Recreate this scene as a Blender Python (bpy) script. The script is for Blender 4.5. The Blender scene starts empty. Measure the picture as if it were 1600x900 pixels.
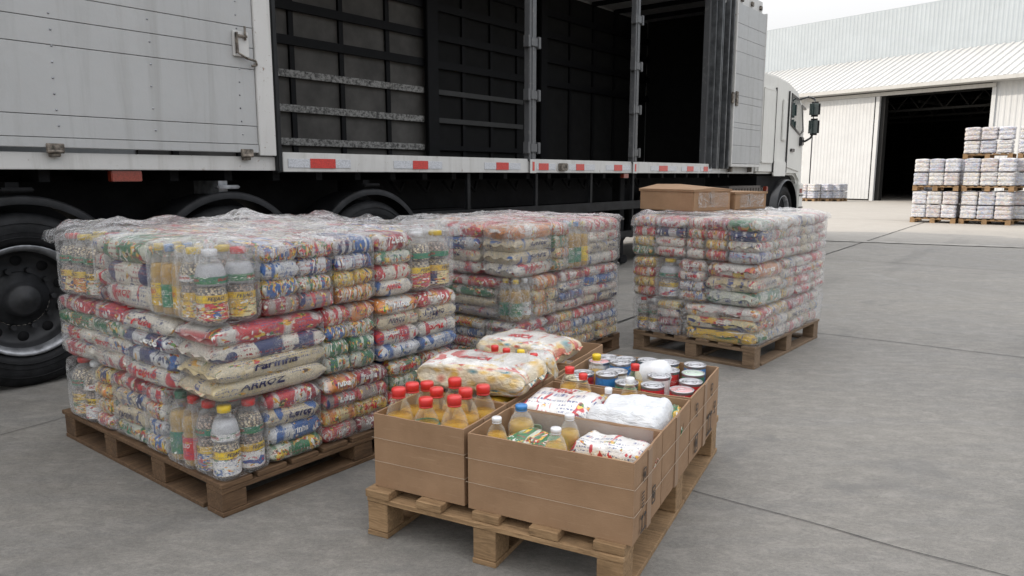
import bpy, bmesh, math, random
from mathutils import Vector, Matrix, noise
R = math.radians
random.seed(7)
scene = bpy.context.scene
col = scene.collection

# ------------------------------------------------------------------ camera, light, exposure
CAMH = 1.45
PITCH = math.atan(177 / 1140)
cam_d = bpy.data.cameras.new('camera'); cam = bpy.data.objects.new('camera', cam_d); col.objects.link(cam)
cam.location = (0, 0, CAMH); cam.rotation_euler = (R(90) - PITCH, 0, 0)
cam_d.sensor_width = 36; cam_d.lens = 36 * 1140 / 1600; cam_d.clip_end = 1500; cam_d.clip_start = .05
scene.camera = cam

SUN_EL = 33.0
SUN_TRAVEL = 97.0          # compass heading (from +Y, clockwise) the light travels towards
t = R(SUN_TRAVEL)
sun_dir = Vector((math.sin(t) * math.cos(R(SUN_EL)), math.cos(t) * math.cos(R(SUN_EL)), -math.sin(R(SUN_EL))))
sd = bpy.data.lights.new('sun', 'SUN'); sun = bpy.data.objects.new('sun', sd); col.objects.link(sun)
sd.energy = 2.0; sd.angle = R(.53); sd.color = (1.0, .90, .77)
sun.rotation_euler = sun_dir.to_track_quat('-Z', 'Y').to_euler()

w = bpy.data.worlds.new('World'); scene.world = w; w.use_nodes = True
nt = w.node_tree; nt.nodes.clear()
sky = nt.nodes.new('ShaderNodeTexSky'); sky.sky_type = 'NISHITA'; sky.sun_disc = False
sky.sun_elevation = R(SUN_EL); sky.sun_rotation = R(SUN_TRAVEL + 180); sky.dust_density = 2.5; sky.air_density = 1.2
tc = nt.nodes.new('ShaderNodeTexCoord'); mp = nt.nodes.new('ShaderNodeMapping'); mp.inputs['Scale'].default_value = (1, 1, 2.6)
nz = nt.nodes.new('ShaderNodeTexNoise'); nz.inputs['Scale'].default_value = 1.6; nz.inputs['Detail'].default_value = 6
cr = nt.nodes.new('ShaderNodeValToRGB')
cr.color_ramp.elements[0].position = .36; cr.color_ramp.elements[0].color = (.35, .35, .35, 1)
cr.color_ramp.elements[1].position = .60; cr.color_ramp.elements[1].color = (.93, .93, .93, 1)
mx = nt.nodes.new('ShaderNodeMix'); mx.data_type = 'RGBA'
sx = nt.nodes.new('ShaderNodeSeparateXYZ'); mr_ = nt.nodes.new('ShaderNodeMapRange')
mr_.inputs[1].default_value = 0; mr_.inputs[2].default_value = 1; mr_.inputs[3].default_value = .22; mr_.inputs[4].default_value = 1.30
cl_ = nt.nodes.new('ShaderNodeVectorMath'); cl_.operation = 'SCALE'; cl_.inputs[0].default_value = (12.6, 12.5, 12.5)
bg = nt.nodes.new('ShaderNodeBackground'); bg.inputs[1].default_value = .12
wo = nt.nodes.new('ShaderNodeOutputWorld')
L = nt.links.new
L(tc.outputs['Generated'], mp.inputs[0]); L(tc.outputs['Generated'], sx.inputs[0]); L(sx.outputs[2], mr_.inputs[0]); L(mr_.outputs[0], cl_.inputs['Scale']); L(cl_.outputs[0], mx.inputs[7]); L(mp.outputs[0], nz.inputs['Vector']); L(nz.outputs[0], cr.inputs[0])
L(cr.outputs[0], mx.inputs[0]); L(sky.outputs[0], mx.inputs[6]); L(mx.outputs[2], bg.inputs[0]); L(bg.outputs[0], wo.inputs[0])

scene.view_settings.view_transform = 'Standard'; scene.view_settings.look = 'None'
scene.view_settings.exposure = .66; scene.view_settings.gamma = 1
scene.render.engine = 'CYCLES'
scene.cycles.max_bounces = 7; scene.cycles.diffuse_bounces = 3; scene.cycles.glossy_bounces = 3
scene.cycles.transmission_bounces = 4; scene.cycles.transparent_max_bounces = 20
scene.cycles.use_denoising = True; scene.cycles.caustics_reflective = False; scene.cycles.caustics_refractive = False

# ------------------------------------------------------------------ node helper
class M:
    def __init__(s, name):
        s.m = bpy.data.materials.new(name); s.m.use_nodes = True; s.t = s.m.node_tree; s.t.nodes.clear()
        s.out = s.t.nodes.new('ShaderNodeOutputMaterial'); s._tc = None; s._oi = None
    def n(s, typ, props=None, **ins):
        nd = s.t.nodes.new('ShaderNode' + typ)
        for k, v in (props or {}).items(): setattr(nd, k, v)
        for k, v in ins.items():
            key = int(k[1:]) if k[0] == '_' and k[1:].isdigit() else k.replace('_', ' ')
            s.set(nd.inputs[key], v)
        return nd
    def set(s, sock, v):
        if isinstance(v, bpy.types.NodeSocket): s.t.links.new(v, sock)
        elif isinstance(v, bpy.types.Node): s.t.links.new(v.outputs[0], sock)
        elif isinstance(v, (tuple, list)) and len(v) == 3 and sock.type == 'RGBA': sock.default_value = (*v, 1)
        else: sock.default_value = v
    def co(s, which='Object'):
        if not s._tc: s._tc = s.t.nodes.new('ShaderNodeTexCoord')
        return s._tc.outputs[which]
    def rnd(s):
        if not s._oi: s._oi = s.t.nodes.new('ShaderNodeObjectInfo')
        return s._oi.outputs['Random']
    def math(s, op, a, b=0.0, c=None, clamp=False):
        nd = s.n('Math', {'operation': op, 'use_clamp': clamp}, _0=a, _1=b)
        if c is not None: s.set(nd.inputs[2], c)
        return nd.outputs[0]
    def noise(s, vec, scale=5, detail=4, rough=.5, dist=0.0, d4=None):
        nd = s.n('TexNoise', {'noise_dimensions': '4D'} if d4 is not None else {}, Vector=vec, Scale=scale, Detail=detail, Roughness=rough, Distortion=dist)
        if d4 is not None: s.set(nd.inputs['W'], d4)
        return nd.outputs[0]
    def mapv(s, vec, scale=(1, 1, 1), loc=(0, 0, 0), rot=(0, 0, 0)):
        return s.n('Mapping', Vector=vec, Scale=scale, Location=loc, Rotation=rot).outputs[0]
    def ramp(s, fac, stops, interp='LINEAR'):
        nd = s.n('ValToRGB', _0=fac); r = nd.color_ramp; r.interpolation = interp
        while len(r.elements) < len(stops): r.elements.new(.5)
        for e, (p, c) in zip(r.elements, stops):
            e.position = p; e.color = (*c, 1) if len(c) == 3 else c
        return nd.outputs[0]
    def step(s, fac, a, b):
        return s.n('MapRange', {'clamp': True}, _0=fac, _1=a, _2=b, _3=0.0, _4=1.0).outputs[0]
    def mix(s, f, a, b, mode='MIX'):
        nd = s.n('Mix', {'data_type': 'RGBA', 'blend_type': mode}); s.set(nd.inputs[0], f); s.set(nd.inputs[6], a); s.set(nd.inputs[7], b)
        return nd.outputs[2]
    def bump(s, h, strength=.3, dist=.01, normal=None):
        nd = s.n('Bump', Height=h, Strength=strength, Distance=dist)
        if normal is not None: s.set(nd.inputs['Normal'], normal)
        return nd.outputs[0]
    def bsdf(s, **k):
        return s.n('BsdfPrincipled', **k).outputs[0]
    def done(s, sh):
        s.t.links.new(sh, s.out.inputs[0]); return s.m

def simple(name, c, rough=.6, metal=0.0, var=.12, vs=6.0, bump=.1, bs=60.0, coat=0.0):
    m = M(name); v = m.co('Object')
    n1 = m.noise(v, vs, 5, .6)
    c2 = tuple(max(0, x * (1 - var * 2)) for x in c); c3 = tuple(min(1, x * (1 + var)) for x in c)
    colr = m.ramp(n1, [(.3, c2), (.7, c3)])
    k = dict(Base_Color=colr, Roughness=rough, Metallic=metal, Specular_IOR_Level=.18 if max(c) < .03 else .5)
    if bump: k['Normal'] = m.bump(m.noise(v, bs, 3), bump, .004)
    if coat: k['Coat_Weight'] = coat
    return m.done(m.bsdf(**k))

# ------------------------------------------------------------------ mesh helpers
class MB:
    """collects boxes / tubes / lathes with material slots into ONE mesh"""
    def __init__(s): s.bm = bmesh.new()
    def box(s, x0, y0, z0, x1, y1, z1, bev=0.0, mi=0, mat=None):
        b = bmesh.new(); bmesh.ops.create_cube(b, size=1)
        for v in b.verts: v.co = Vector(((x0 + x1) / 2 + v.co.x * (x1 - x0), (y0 + y1) / 2 + v.co.y * (y1 - y0), (z0 + z1) / 2 + v.co.z * (z1 - z0)))
        if bev: bmesh.ops.bevel(b, geom=list(b.edges), offset=bev, segments=1 if bev < .004 else 2, affect='EDGES')
        s.add(b, mat, mi); return s
    def add(s, b, mat=None, mi=0):
        if mat is not None: bmesh.ops.transform(b, matrix=mat, verts=b.verts)
        for f in b.faces: f.material_index = mi
        me = bpy.data.meshes.new('t'); b.to_mesh(me); b.free(); s.bm.from_mesh(me); bpy.data.meshes.remove(me)
    def cyl(s, p, q, r, seg=12, r2=None, mi=0, caps=True):
        p, q = Vector(p), Vector(q); b = bmesh.new()
        bmesh.ops.create_cone(b, cap_ends=caps, segments=seg, radius1=r, radius2=r if r2 is None else r2, depth=(q - p).length)
        for f in b.faces: f.smooth = len(f.verts) == 4
        s.add(b, Matrix.Translation((p + q) / 2) @ (q - p).to_track_quat('Z', 'Y').to_matrix().to_4x4(), mi); return s
    def lathe(s, prof, seg=24, mat=None, mi=0, smooth=True, a0=0.0, a1=2 * math.pi):
        b = bmesh.new(); full = abs(a1 - a0 - 2 * math.pi) < 1e-6
        cnt = seg if full else seg + 1
        rows = [[b.verts.new((r * math.cos(a0 + (a1 - a0) * i / seg), r * math.sin(a0 + (a1 - a0) * i / seg), z)) for i in range(cnt)] for r, z in prof]
        for A, B in zip(rows, rows[1:]):
            for i in range(seg):
                j = (i + 1) % cnt
                f = b.faces.new((A[i], A[j], B[j], B[i])); f.smooth = smooth
        bmesh.ops.remove_doubles(b, verts=b.verts, dist=1e-6)
        s.add(b, mat, mi); return s
    def prism(s, pts, y0, y1, bev=0.0, mi=0):
        """outline in x,z extruded in y"""
        b = bmesh.new(); A = [b.verts.new((x, y0, z)) for x, z in pts]; B = [b.verts.new((x, y1, z)) for x, z in pts]
        n = len(pts)
        b.faces.new(A); b.faces.new(B[::-1])
        for i in range(n): b.faces.new((A[i], B[i], B[(i + 1) % n], A[(i + 1) % n]))
        bmesh.ops.recalc_face_normals(b, faces=b.faces)
        if bev: bmesh.ops.bevel(b, geom=list(b.edges), offset=bev, segments=3, affect='EDGES')
        s.add(b, None, mi); return s
    def tube(s, pts, r, seg=8, mi=0):
        for p, q in zip(pts, pts[1:]): s.cyl(p, q, r, seg, mi=mi)
        return s
    def mesh(s, name, mats):
        me = bpy.data.meshes.new(name); s.bm.to_mesh(me); s.bm.free()
        for m in (mats if isinstance(mats, (list, tuple)) else [mats]): me.materials.append(m)
        return me
    def build(s, name, mats, parent=None, loc=(0, 0, 0), rz=0.0):
        return put(s.mesh(name, mats), name, parent, loc, rz)

def put(me, name, parent=None, loc=(0, 0, 0), rz=0.0, scale=None):
    o = bpy.data.objects.new(name, me); col.objects.link(o); o.location = loc; o.rotation_euler = (0, 0, rz)
    if scale: o.scale = scale
    if parent: o.parent = parent
    return o
def tag(o, label, cat, group=None):
    o['label'] = label; o['category'] = cat
    if group: o['group'] = group
    return o
def thing(name, label, cat, loc=(0, 0, 0), rz=0.0, group=None, parent=None):
    return tag(put(None, name, parent, loc, rz), label, cat, group)
def structure(o, kind='structure'):
    o['kind'] = kind; return o
def mobj(name, verts, faces, mats, parent=None, smooth=False, loc=(0, 0, 0), rz=0.0):
    me = bpy.data.meshes.new(name); me.from_pydata(verts, [], faces)
    for m in (mats if isinstance(mats, (list, tuple)) else [mats]): me.materials.append(m)
    if smooth: me.polygons.foreach_set('use_smooth', [True] * len(me.polygons))
    return put(me, name, parent, loc, rz)
def compass(a): return R(90 - a)       # compass heading of the local x axis -> z rotation
def toworld(o, x, y, rz):              # local ground point -> world
    return (o[0] + x * math.cos(rz) - y * math.sin(rz), o[1] + x * math.sin(rz) + y * math.cos(rz))

# ------------------------------------------------------------------ materials
def concrete():
    m = M('worn_concrete'); v = m.co('Object')
    big = m.noise(v, .28, 5, .6); mid = m.noise(v, 1.6, 6, .65, .6); fine = m.noise(m.mapv(v, (1, 1.5, 1), rot=(0, 0, R(38))), 48, 7, .78); grit = m.noise(v, 190, 3, .7)
    streak = m.noise(m.mapv(v, (.5, 3.2, 1), rot=(0, 0, R(38))), 1.4, 5, .7, .8)
    c = m.ramp(big, [(.36, (.076, .072, .065)), (.62, (.22, .20, .170))])
    c = m.mix(m.math('MULTIPLY', m.step(mid, .46, .78), .6), c, (.27, .255, .228))
    c = m.mix(m.math('MULTIPLY', m.step(streak, .47, .64), .6), c, (.125, .126, .128))
    pt = m.noise(m.mapv(v, (1, 2.0, 1), rot=(0, 0, R(38))), 7, 9, .80, .4)
    c = m.mix(.42, c, m.ramp(pt, [(.32, (.05, .048, .045)), (.50, (.18, .17, .155)), (.66, (.42, .39, .35))]))
    c = m.mix(.35, c, m.ramp(fine, [(.30, (.065, .062, .058)), (.50, (.21, .20, .182)), (.72, (.38, .355, .318))]), 'MIX')
    c = m.mix(m.math('MULTIPLY', m.step(grit, .45, .75), .35), c, (.36, .345, .32))
    st = m.noise(v, .9, 4, .6, 1.5)
    c = m.mix(m.math('MULTIPLY', m.step(st, .60, .68), .35), c, (.10, .10, .10))
    # faint tyre tracks running with the truck
    tv = m.mapv(v, (1, 1, 1), rot=(0, 0, R(38.7)))
    tx = m.n('SeparateXYZ', Vector=tv).outputs[0]
    wob = m.math('MULTIPLY', m.noise(m.mapv(tv, (.2, .12, 1)), 1.0, 2), 3.0)
    tt = m.math('ABSOLUTE', m.math('SUBTRACT', m.math('FRACT', m.math('MULTIPLY', m.math('ADD', tx, wob), .42)), .5))
    trk = m.math('MULTIPLY', m.math('SUBTRACT', 1.0, m.step(tt, .05, .12)), m.step(m.noise(m.mapv(tv, (2.5, .5, 1)), 1.0, 4, .6), .44, .66))
    c = m.mix(m.math('MULTIPLY', trk, .38), c, (.07, .068, .066))
    # small light scars and dark pits
    vo = m.n('TexVoronoi', {'feature': 'F1'}, Vector=v, Scale=2.2, Randomness=1.0)
    c = m.mix(m.math('MULTIPLY', m.math('SUBTRACT', 1.0, m.step(vo.outputs[0], .01, .035)), .6), c, (.09, .09, .09))
    # concrete colour goes paler in the far part of the yard
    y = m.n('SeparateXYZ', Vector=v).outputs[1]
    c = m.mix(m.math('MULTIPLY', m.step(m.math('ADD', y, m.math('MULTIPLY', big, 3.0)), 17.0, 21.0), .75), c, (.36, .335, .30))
    h = m.math('ADD', m.math('ADD', m.math('MULTIPLY', pt, 1.5), fine), m.math('MULTIPLY', grit, .5))
    rough = m.n('MapRange', _0=mid, _1=.3, _2=.7, _3=.55, _4=.85).outputs[0]
    return m.done(m.bsdf(Base_Color=c, Roughness=rough, Normal=m.bump(h, .55, .006)))
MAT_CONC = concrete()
MAT_JOINT = simple('joint_tar', (.035, .034, .033), .9, bump=.3)

def wood(name, a, b):
    m = M(name); v = m.co('Object'); r = m.rnd()
    vv = m.n('VectorMath', {'operation': 'ADD'}, _0=v, _1=m.n('CombineXYZ', X=m.math('MULTIPLY', r, 9.0), Y=m.math('MULTIPLY', r, 5.0)).outputs[0]).outputs[0]
    g = m.noise(m.mapv(vv, (3, 30, 30)), 2.2, 6, .65, 1.2)
    k = m.noise(vv, 7, 5, .6)
    c = m.ramp(g, [(.25, tuple(x * .45 for x in a)), (.5, a), (.75, b)])
    c = m.mix(m.math('MULTIPLY', m.step(k, .5, .72), .6), c, tuple(x * .35 for x in a))
    c = m.mix(m.math('MULTIPLY', r, .3), c, tuple(x * .55 for x in a))
    return m.done(m.bsdf(Base_Color=c, Roughness=.85, Normal=m.bump(m.math('ADD', g, m.noise(v, 90, 4)), .5, .004)))
W_OLD = wood('weathered_pallet_wood', (.12, .068, .034), (.215, .13, .068))
W_NEW = wood('pale_pallet_wood', (.29, .18, .09), (.43, .285, .155))
W_MID = wood('brown_pallet_wood', (.19, .125, .075), (.29, .20, .125))

def cardboard():
    m = M('cardboard'); v = m.co('Object'); r = m.rnd()
    n = m.noise(v, 6, 5, .6); f = m.noise(m.mapv(v, (60, 60, 400)), 1, 2)
    c = m.ramp(n, [(.3, (.235, .138, .074)), (.7, (.31, .19, .108))])
    c = m.mix(m.math('MULTIPLY', m.step(m.noise(v, 2.3, 4, .6, 1), .55, .7), .25), c, (.25, .155, .09))
    c = m.mix(m.math('MULTIPLY', r, .18), c, (.38, .25, .15))
    fl = m.n('SeparateXYZ', Vector=m.mapv(v, (1, 1, 1))).outputs[2]
    sc_ = m.noise(m.mapv(v, (3, 3, 40)), 2.0, 6, .75)
    c = m.mix(m.math('MULTIPLY', m.step(sc_, .56, .66), .30), c, (.42, .29, .18))
    c = m.mix(m.math('MULTIPLY', m.step(m.noise(v, 28, 5, .8), .60, .70), .35), c, (.14, .085, .05))
    return m.done(m.bsdf(Base_Color=c, Roughness=.8, Normal=m.bump(m.math('ADD', m.math('MULTIPLY', n, 3.0), f), .25, .003)))
MAT_CARD = cardboard()
MAT_INK = simple('black_print', (.05, .04, .035), .7, bump=0)
MAT_TAPE = M('packing_tape'); MAT_TAPE = MAT_TAPE.done(MAT_TAPE.bsdf(Base_Color=(.27, .175, .11), Roughness=.6, Coat_Weight=.1))
MAT_STRAP = simple('clear_strap', (.40, .31, .23), .35, bump=0)

def bagmat(name, base, pals, picture=.5, band=.5, textc=(.35, .03, .04), grain=None, rough=.28):
    """printed plastic bag: colour bands, food pictures and rows of small print, different on every bag"""
    m = M(name); uv = m.co('UV'); r = m.rnd()
    sp = m.n('SeparateXYZ', Vector=uv); u, vv = sp.outputs[0], sp.outputs[1]
    ro = m.math('MULTIPLY', r, 37.0)
    off = m.n('CombineXYZ', X=ro, Y=m.math('MULTIPLY', r, 11.0)).outputs[0]
    uvo = m.n('VectorMath', {'operation': 'ADD'}, _0=uv, _1=off).outputs[0]
    n = len(pals)
    prim = m.ramp(r, [(i / n, p) for i, p in enumerate(pals)], 'CONSTANT')
    r2 = m.math('FRACT', m.math('MULTIPLY', r, 7.31))
    sec = m.ramp(r2, [(i / n, p) for i, p in enumerate(pals[::-1])], 'CONSTANT')
    c = base
    if grain: c = m.ramp(m.n('TexVoronoi', Vector=m.co('Object'), Scale=110.0).outputs[0], [(.1, grain), (.6, base)])
    # broad band(s) across the bag
    bn = m.noise(m.mapv(uvo, (3.6, .5, 1)), 1.0, 0, 0)
    c = m.mix(m.step(bn, 1 - band - .02, 1 - band + .02), c, prim)
    bn2 = m.noise(m.mapv(uvo, (5.5, 3.6, 1), loc=(5, 3, 1)), 1.0, 1, .4)
    c = m.mix(m.step(bn2, .60, .62), c, sec)
    # food pictures
    pic = m.noise(m.mapv(uvo, (8, 11, 1), loc=(1, 8, 2)), 1.0, 1, .5)
    vo = m.n('TexVoronoi', Vector=m.mapv(uvo, (26, 44, 1)), Scale=1.0, Randomness=1.0)
    pc = m.ramp(m.n('SeparateColor', Color=vo.outputs['Color']).outputs[0],
                [(0, (.75, .40, .05)), (.25, (.55, .06, .04)), (.42, (.80, .58, .10)), (.58, (.10, .25, .06)), (.72, (.75, .70, .6)), (.86, (.12, .07, .04))], 'CONSTANT')
    c = m.mix(m.step(pic, 1 - picture, 1.04 - picture), c, pc)
    # rows of small print
    rows = m.math('FRACT', m.math('MULTIPLY', vv, 26.0))
    inrow = m.math('MULTIPLY', m.step(rows, .30, .36), m.math('SUBTRACT', 1.0, m.step(rows, .74, .80)))
    lett = m.step(m.noise(m.mapv(uvo, (70, 26, 1), loc=(0, .5, 0)), 1.0, 2, .8), .50, .54)
    reg = m.step(m.noise(m.mapv(uvo, (4, 9, 1), loc=(9, 4, 7)), 1.0, 0), .49, .53)
    tcol = m.mix(m.step(r2, .5, .51), textc, (.05, .08, .25))
    c = m.mix(m.math('MULTIPLY', m.math('MULTIPLY', inrow, lett), reg), c, tcol)
    big = m.step(m.noise(m.mapv(uvo, (22, 14, 1), loc=(2, 1, 4)), 1.0, 1, .3), .57, .60)
    reg2 = m.step(m.noise(m.mapv(uvo, (3, 5, 1), loc=(19, 14, 7)), 1.0, 0), .54, .58)
    c = m.mix(m.math('MULTIPLY', big, reg2), c, m.mix(m.step(bn, 1 - band, 1 - band + .02), prim, (.85, .85, .82)))
    wr = m.noise(m.mapv(m.co('Object'), (14, 5, 5)), 1.6, 4, .65, 1.5)
    return m.done(m.bsdf(Base_Color=c, Roughness=rough, Coat_Weight=.4, Coat_Roughness=.15, Normal=m.bump(wr, .5, .02)))
RED, DRED, BLUE, NAVY, GRN, YEL, ORG, WHT = (.56, .055, .065), (.30, .03, .045), (.05, .14, .38), (.035, .05, .15), (.05, .20, .09), (.70, .45, .05), (.64, .25, .07), (.78, .77, .74)
BAGS = {
    'rice':  bagmat('rice_bag_print', (.72, .69, .62), [RED, BLUE, RED, (.66, .6, .5), RED, NAVY], .36, .34, grain=(.60, .53, .42)),
    'red':   bagmat('red_bag_print', (.68, .65, .60), [RED, RED, DRED, RED, ORG], .42, .54),
    'cream': bagmat('cream_bag_print', (.66, .58, .42), [BLUE, RED, (.6, .5, .3), NAVY], .36, .32, (.05, .08, .25), grain=(.52, .43, .28)),
    'blue':  bagmat('blue_bag_print', (.66, .67, .68), [BLUE, BLUE, NAVY, BLUE], .38, .48),
    'mixed': bagmat('mixed_bag_print', (.66, .64, .58), [YEL, RED, GRN, ORG, BLUE], .50, .48),
    'pasta': bagmat('yellow_bag_print', (.72, .62, .34), [YEL, YEL, ORG, YEL, NAVY], .48, .52),
    'dark':  bagmat('bean_bag_print', (.34, .28, .25), [DRED, NAVY, RED, DRED], .42, .46, (.7, .68, .65)),
    'green': bagmat('green_bag_print', (.62, .64, .54), [GRN, GRN, YEL, GRN], .44, .52),
}
def bigbagmat():
    m = M('white_family_bag_print'); uv = m.co('UV'); r = m.rnd(); sp = m.n('SeparateXYZ', Vector=uv); u, v = sp.outputs[0], sp.outputs[1]
    off = m.n('CombineXYZ', X=m.math('MULTIPLY', r, 23.0), Y=m.math('MULTIPLY', r, 9.0)).outputs[0]
    uo = m.n('VectorMath', {'operation': 'ADD'}, _0=uv, _1=off).outputs[0]
    c = m.ramp(m.noise(uo, 6, 4), [(.3, (.74, .71, .66)), (.6, (.83, .81, .78))])
    top = m.math('ABSOLUTE', m.math('SINE', m.math('MULTIPLY', v, 6.28318)))      # 1 on the broad faces, 0 at the side seams
    n1 = m.noise(m.mapv(uo, (5, 9, 1)), 1.0, 3, .6, .8)
    side = m.step(m.math('ADD', m.math('MULTIPLY', top, -.55), n1), .10, .16)
    endm = m.step(m.math('ADD', m.math('MULTIPLY', m.math('ABSOLUTE', m.math('SUBTRACT', u, .5)), 1.2), m.math('MULTIPLY', n1, .45)), .70, .74)
    vo = m.n('TexVoronoi', Vector=m.mapv(uo, (11, 24, 1)), Scale=1.0)
    pc = m.ramp(m.n('SeparateColor', Color=vo.outputs['Color']).outputs[0], [(0, (.78, .50, .12)), (.3, (.80, .66, .40)), (.5, (.62, .14, .08)), (.62, (.82, .78, .7)), (.78, (.80, .56, .20)), (.92, (.12, .30, .34))], 'CONSTANT')
    pc = m.mix(m.step(vo.outputs[0], .25, .7), pc, (.80, .70, .52))
    c = m.mix(m.math('MAXIMUM', side, endm), c, pc)
    scr = m.noise(m.mapv(uo, (9, 17, 1)), 1.0, 2, .5, 1.2)
    reg = m.math('MULTIPLY', m.step(m.noise(m.mapv(uo, (3, 5, 1), loc=(3, 1, 0)), 1.0, 0), .50, .56), m.step(top, .6, .75))
    c = m.mix(m.math('MULTIPLY', m.math('MULTIPLY', m.step(scr, .53, .56), reg), .8), c, (.66, .10, .09))
    wr = m.noise(m.mapv(m.co('Object'), (10, 5, 5)), 1.5, 5, .65, 1.5)
    return m.done(m.bsdf(Base_Color=c, Roughness=.22, Coat_Weight=.6, Coat_Roughness=.1, Normal=m.bump(wr, .8, .03)))
BAG_BIGWHITE = bigbagmat()
BAG_WHITEPRINT = bagmat('white_pack_print', (.82, .80, .77), [RED, RED], .36, .14, (.6, .12, .12))

def filmmat(name, base=.08, streak=.45, edge=.35, sc=1.0, bump=.6, ior=1.38):
    m = M(name); v = m.co('Object'); r = m.rnd()
    vo = m.n('VectorMath', {'operation': 'ADD'}, _0=v, _1=m.n('CombineXYZ', X=m.math('MULTIPLY', r, 50.0), Z=m.math('MULTIPLY', r, 30.0)).outputs[0]).outputs[0]
    a = m.noise(m.mapv(vo, (9 * sc, 9 * sc, 3.4 * sc), rot=(.5, .3, .2)), 1.0, 5, .6, 2.2)
    b = m.noise(m.mapv(vo, (4 * sc, 4 * sc, 13 * sc), rot=(-.3, .4, 0)), 1.0, 5, .62, 1.8)
    ra = m.math('SUBTRACT', 1.0, m.math('ABSOLUTE', m.math('MULTIPLY', m.math('SUBTRACT', a, .5), 9.0)), clamp=True)
    rb = m.math('SUBTRACT', 1.0, m.math('ABSOLUTE', m.math('MULTIPLY', m.math('SUBTRACT', b, .5), 11.0)), clamp=True)
    big = m.step(m.noise(vo, 4.2 * sc, 3, .5, 1.0), .42, .68)
    s = m.math('MULTIPLY', m.math('POWER', m.math('MAXIMUM', ra, rb), 4.0), m.math('ADD', .12, big))
    lw = m.n('LayerWeight', Blend=.25).outputs[1]
    fac = m.math('ADD', m.math('ADD', base, m.math('MULTIPLY', s, streak)), m.math('MULTIPLY', lw, edge), clamp=True)
    h = m.math('ADD', m.math('MULTIPLY', ra, .6), m.math('MULTIPLY', rb, .6))
    h = m.math('ADD', h, m.math('MULTIPLY', m.noise(vo, 11 * sc, 3, .5, 1.0), 1.2))
    bp = m.bump(h, bump, .012)
    gl = m.bsdf(Base_Color=(.93, .94, .96), Roughness=.18, Specular_IOR_Level=.9, Normal=bp)
    tr = m.n('BsdfTransparent', Color=(1, 1, 1)).outputs[0]
    tl = m.n('BsdfTranslucent', Color=(.9, .91, .94), Normal=bp).outputs[0]
    g2 = m.n('MixShader', _0=.45); m.t.links.new(gl, g2.inputs[1]); m.t.links.new(tl, g2.inputs[2])
    sh = m.n('MixShader', _0=fac); m.t.links.new(tr, sh.inputs[1]); m.t.links.new(g2.outputs[0], sh.inputs[2])
    gg = m.n('BsdfGlossy', Color=(1, 1, 1), Roughness=.12, Normal=bp).outputs[0]
    fr = m.math('MINIMUM', m.n('Fresnel', IOR=ior).outputs[0], .22)
    s2 = m.n('MixShader', _0=fr); m.t.links.new(sh.outputs[0], s2.inputs[1]); m.t.links.new(gg, s2.inputs[2])
    return m.done(s2.outputs[0])
FILM_BUNDLE = filmmat('clear_shrink_film', .015, .60, .0, 1.6, .9, 1.48)
FILM_WRAP = filmmat('stretch_wrap_film', .02, .45, .0, .8, .8, 1.2)
FILM_TOP = filmmat('loose_top_film', .05, .80, .05, .5, .8, 1.42)

def clear(name, tint=(.93, .95, .95), fac=.10, rough=.06):
    m = M(name)
    b = m.bump(m.noise(m.co('Object'), 22, 2), .2, .004)
    tr = m.n('BsdfTransparent', Color=tint).outputs[0]
    gl = m.bsdf(Base_Color=(.75, .77, .78), Roughness=rough, Normal=b, Specular_IOR_Level=.8)
    lw = m.n('LayerWeight', Blend=.35, Normal=b).outputs[1]
    s = m.n('MixShader', _0=m.math('ADD', m.math('MULTIPLY', lw, .38), fac, clamp=True)); m.t.links.new(tr, s.inputs[1]); m.t.links.new(gl, s.inputs[2])
    return m.done(s.outputs[0])
PET = clear('clear_plastic', (.985, .99, .99))
PET_OIL = clear('oil_filled_plastic', (.99, .95, .78), .04)
LINER = clear('milky_liner', (.95, .95, .96), .22, .25)
def oilmat():
    m = M('cooking_oil')
    tr = m.n('BsdfTransparent', Color=(.95, .80, .25)).outputs[0]
    gl = m.bsdf(Base_Color=(.80, .50, .05), Roughness=.12, Coat_Weight=.4)
    s = m.n('MixShader', _0=.45); m.t.links.new(tr, s.inputs[1]); m.t.links.new(gl, s.inputs[2])
    return m.done(s.outputs[0])
OIL = oilmat()
def beans(name, a, b):
    m = M(name); v = m.co('Object')
    vo = m.n('TexVoronoi', Vector=m.mapv(v, (1, 1, 1.4)), Scale=75.0, Randomness=.9)
    c = m.ramp(m.n('SeparateColor', Color=vo.outputs['Color']).outputs[0], [(0, a), (.5, b), (1, tuple(min(1, x * 1.5) for x in b))])
    c = m.mix(m.step(vo.outputs[0], .3, .6), c, (.05, .03, .02))
    return m.done(m.bsdf(Base_Color=c, Roughness=.35, Coat_Weight=.3, Normal=m.bump(vo.outputs[0], -.7, .006)))
BEANS = beans('brown_beans', (.30, .18, .12), (.50, .36, .27))
NUTS = beans('pale_grain', (.55, .38, .20), (.72, .58, .38))
def plastic(name, c, rough=.35):
    m = M(name); n = m.noise(m.co('Object'), 40, 2)
    return m.done(m.bsdf(Base_Color=m.ramp(n, [(.2, tuple(x * .85 for x in c)), (.8, c)]), Roughness=rough, Coat_Weight=.2))
P_RED, P_BLUE, P_WHITE, P_YEL, P_GRN, P_GREY = plastic('red_cap', (.68, .035, .03)), plastic('blue_cap', (.04, .22, .55)), plastic('white_plastic', (.80, .81, .83)), plastic('yellow_label', (.83, .58, .02)), plastic('green_label', (.02, .20, .11)), plastic('grey_cap', (.5, .5, .52))
L_WHITE = bagmat('white_bottle_label', (.80, .79, .77), [RED, GRN, BLUE], .38, .18)
L_GREEN = bagmat('green_bottle_label', (.02, .21, .11), [GRN, GRN], .30, .5, (.8, .8, .75))
L_RED = bagmat('red_bottle_label', (.58, .04, .05), [RED, RED], .36, .5, (.8, .8, .75))
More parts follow.
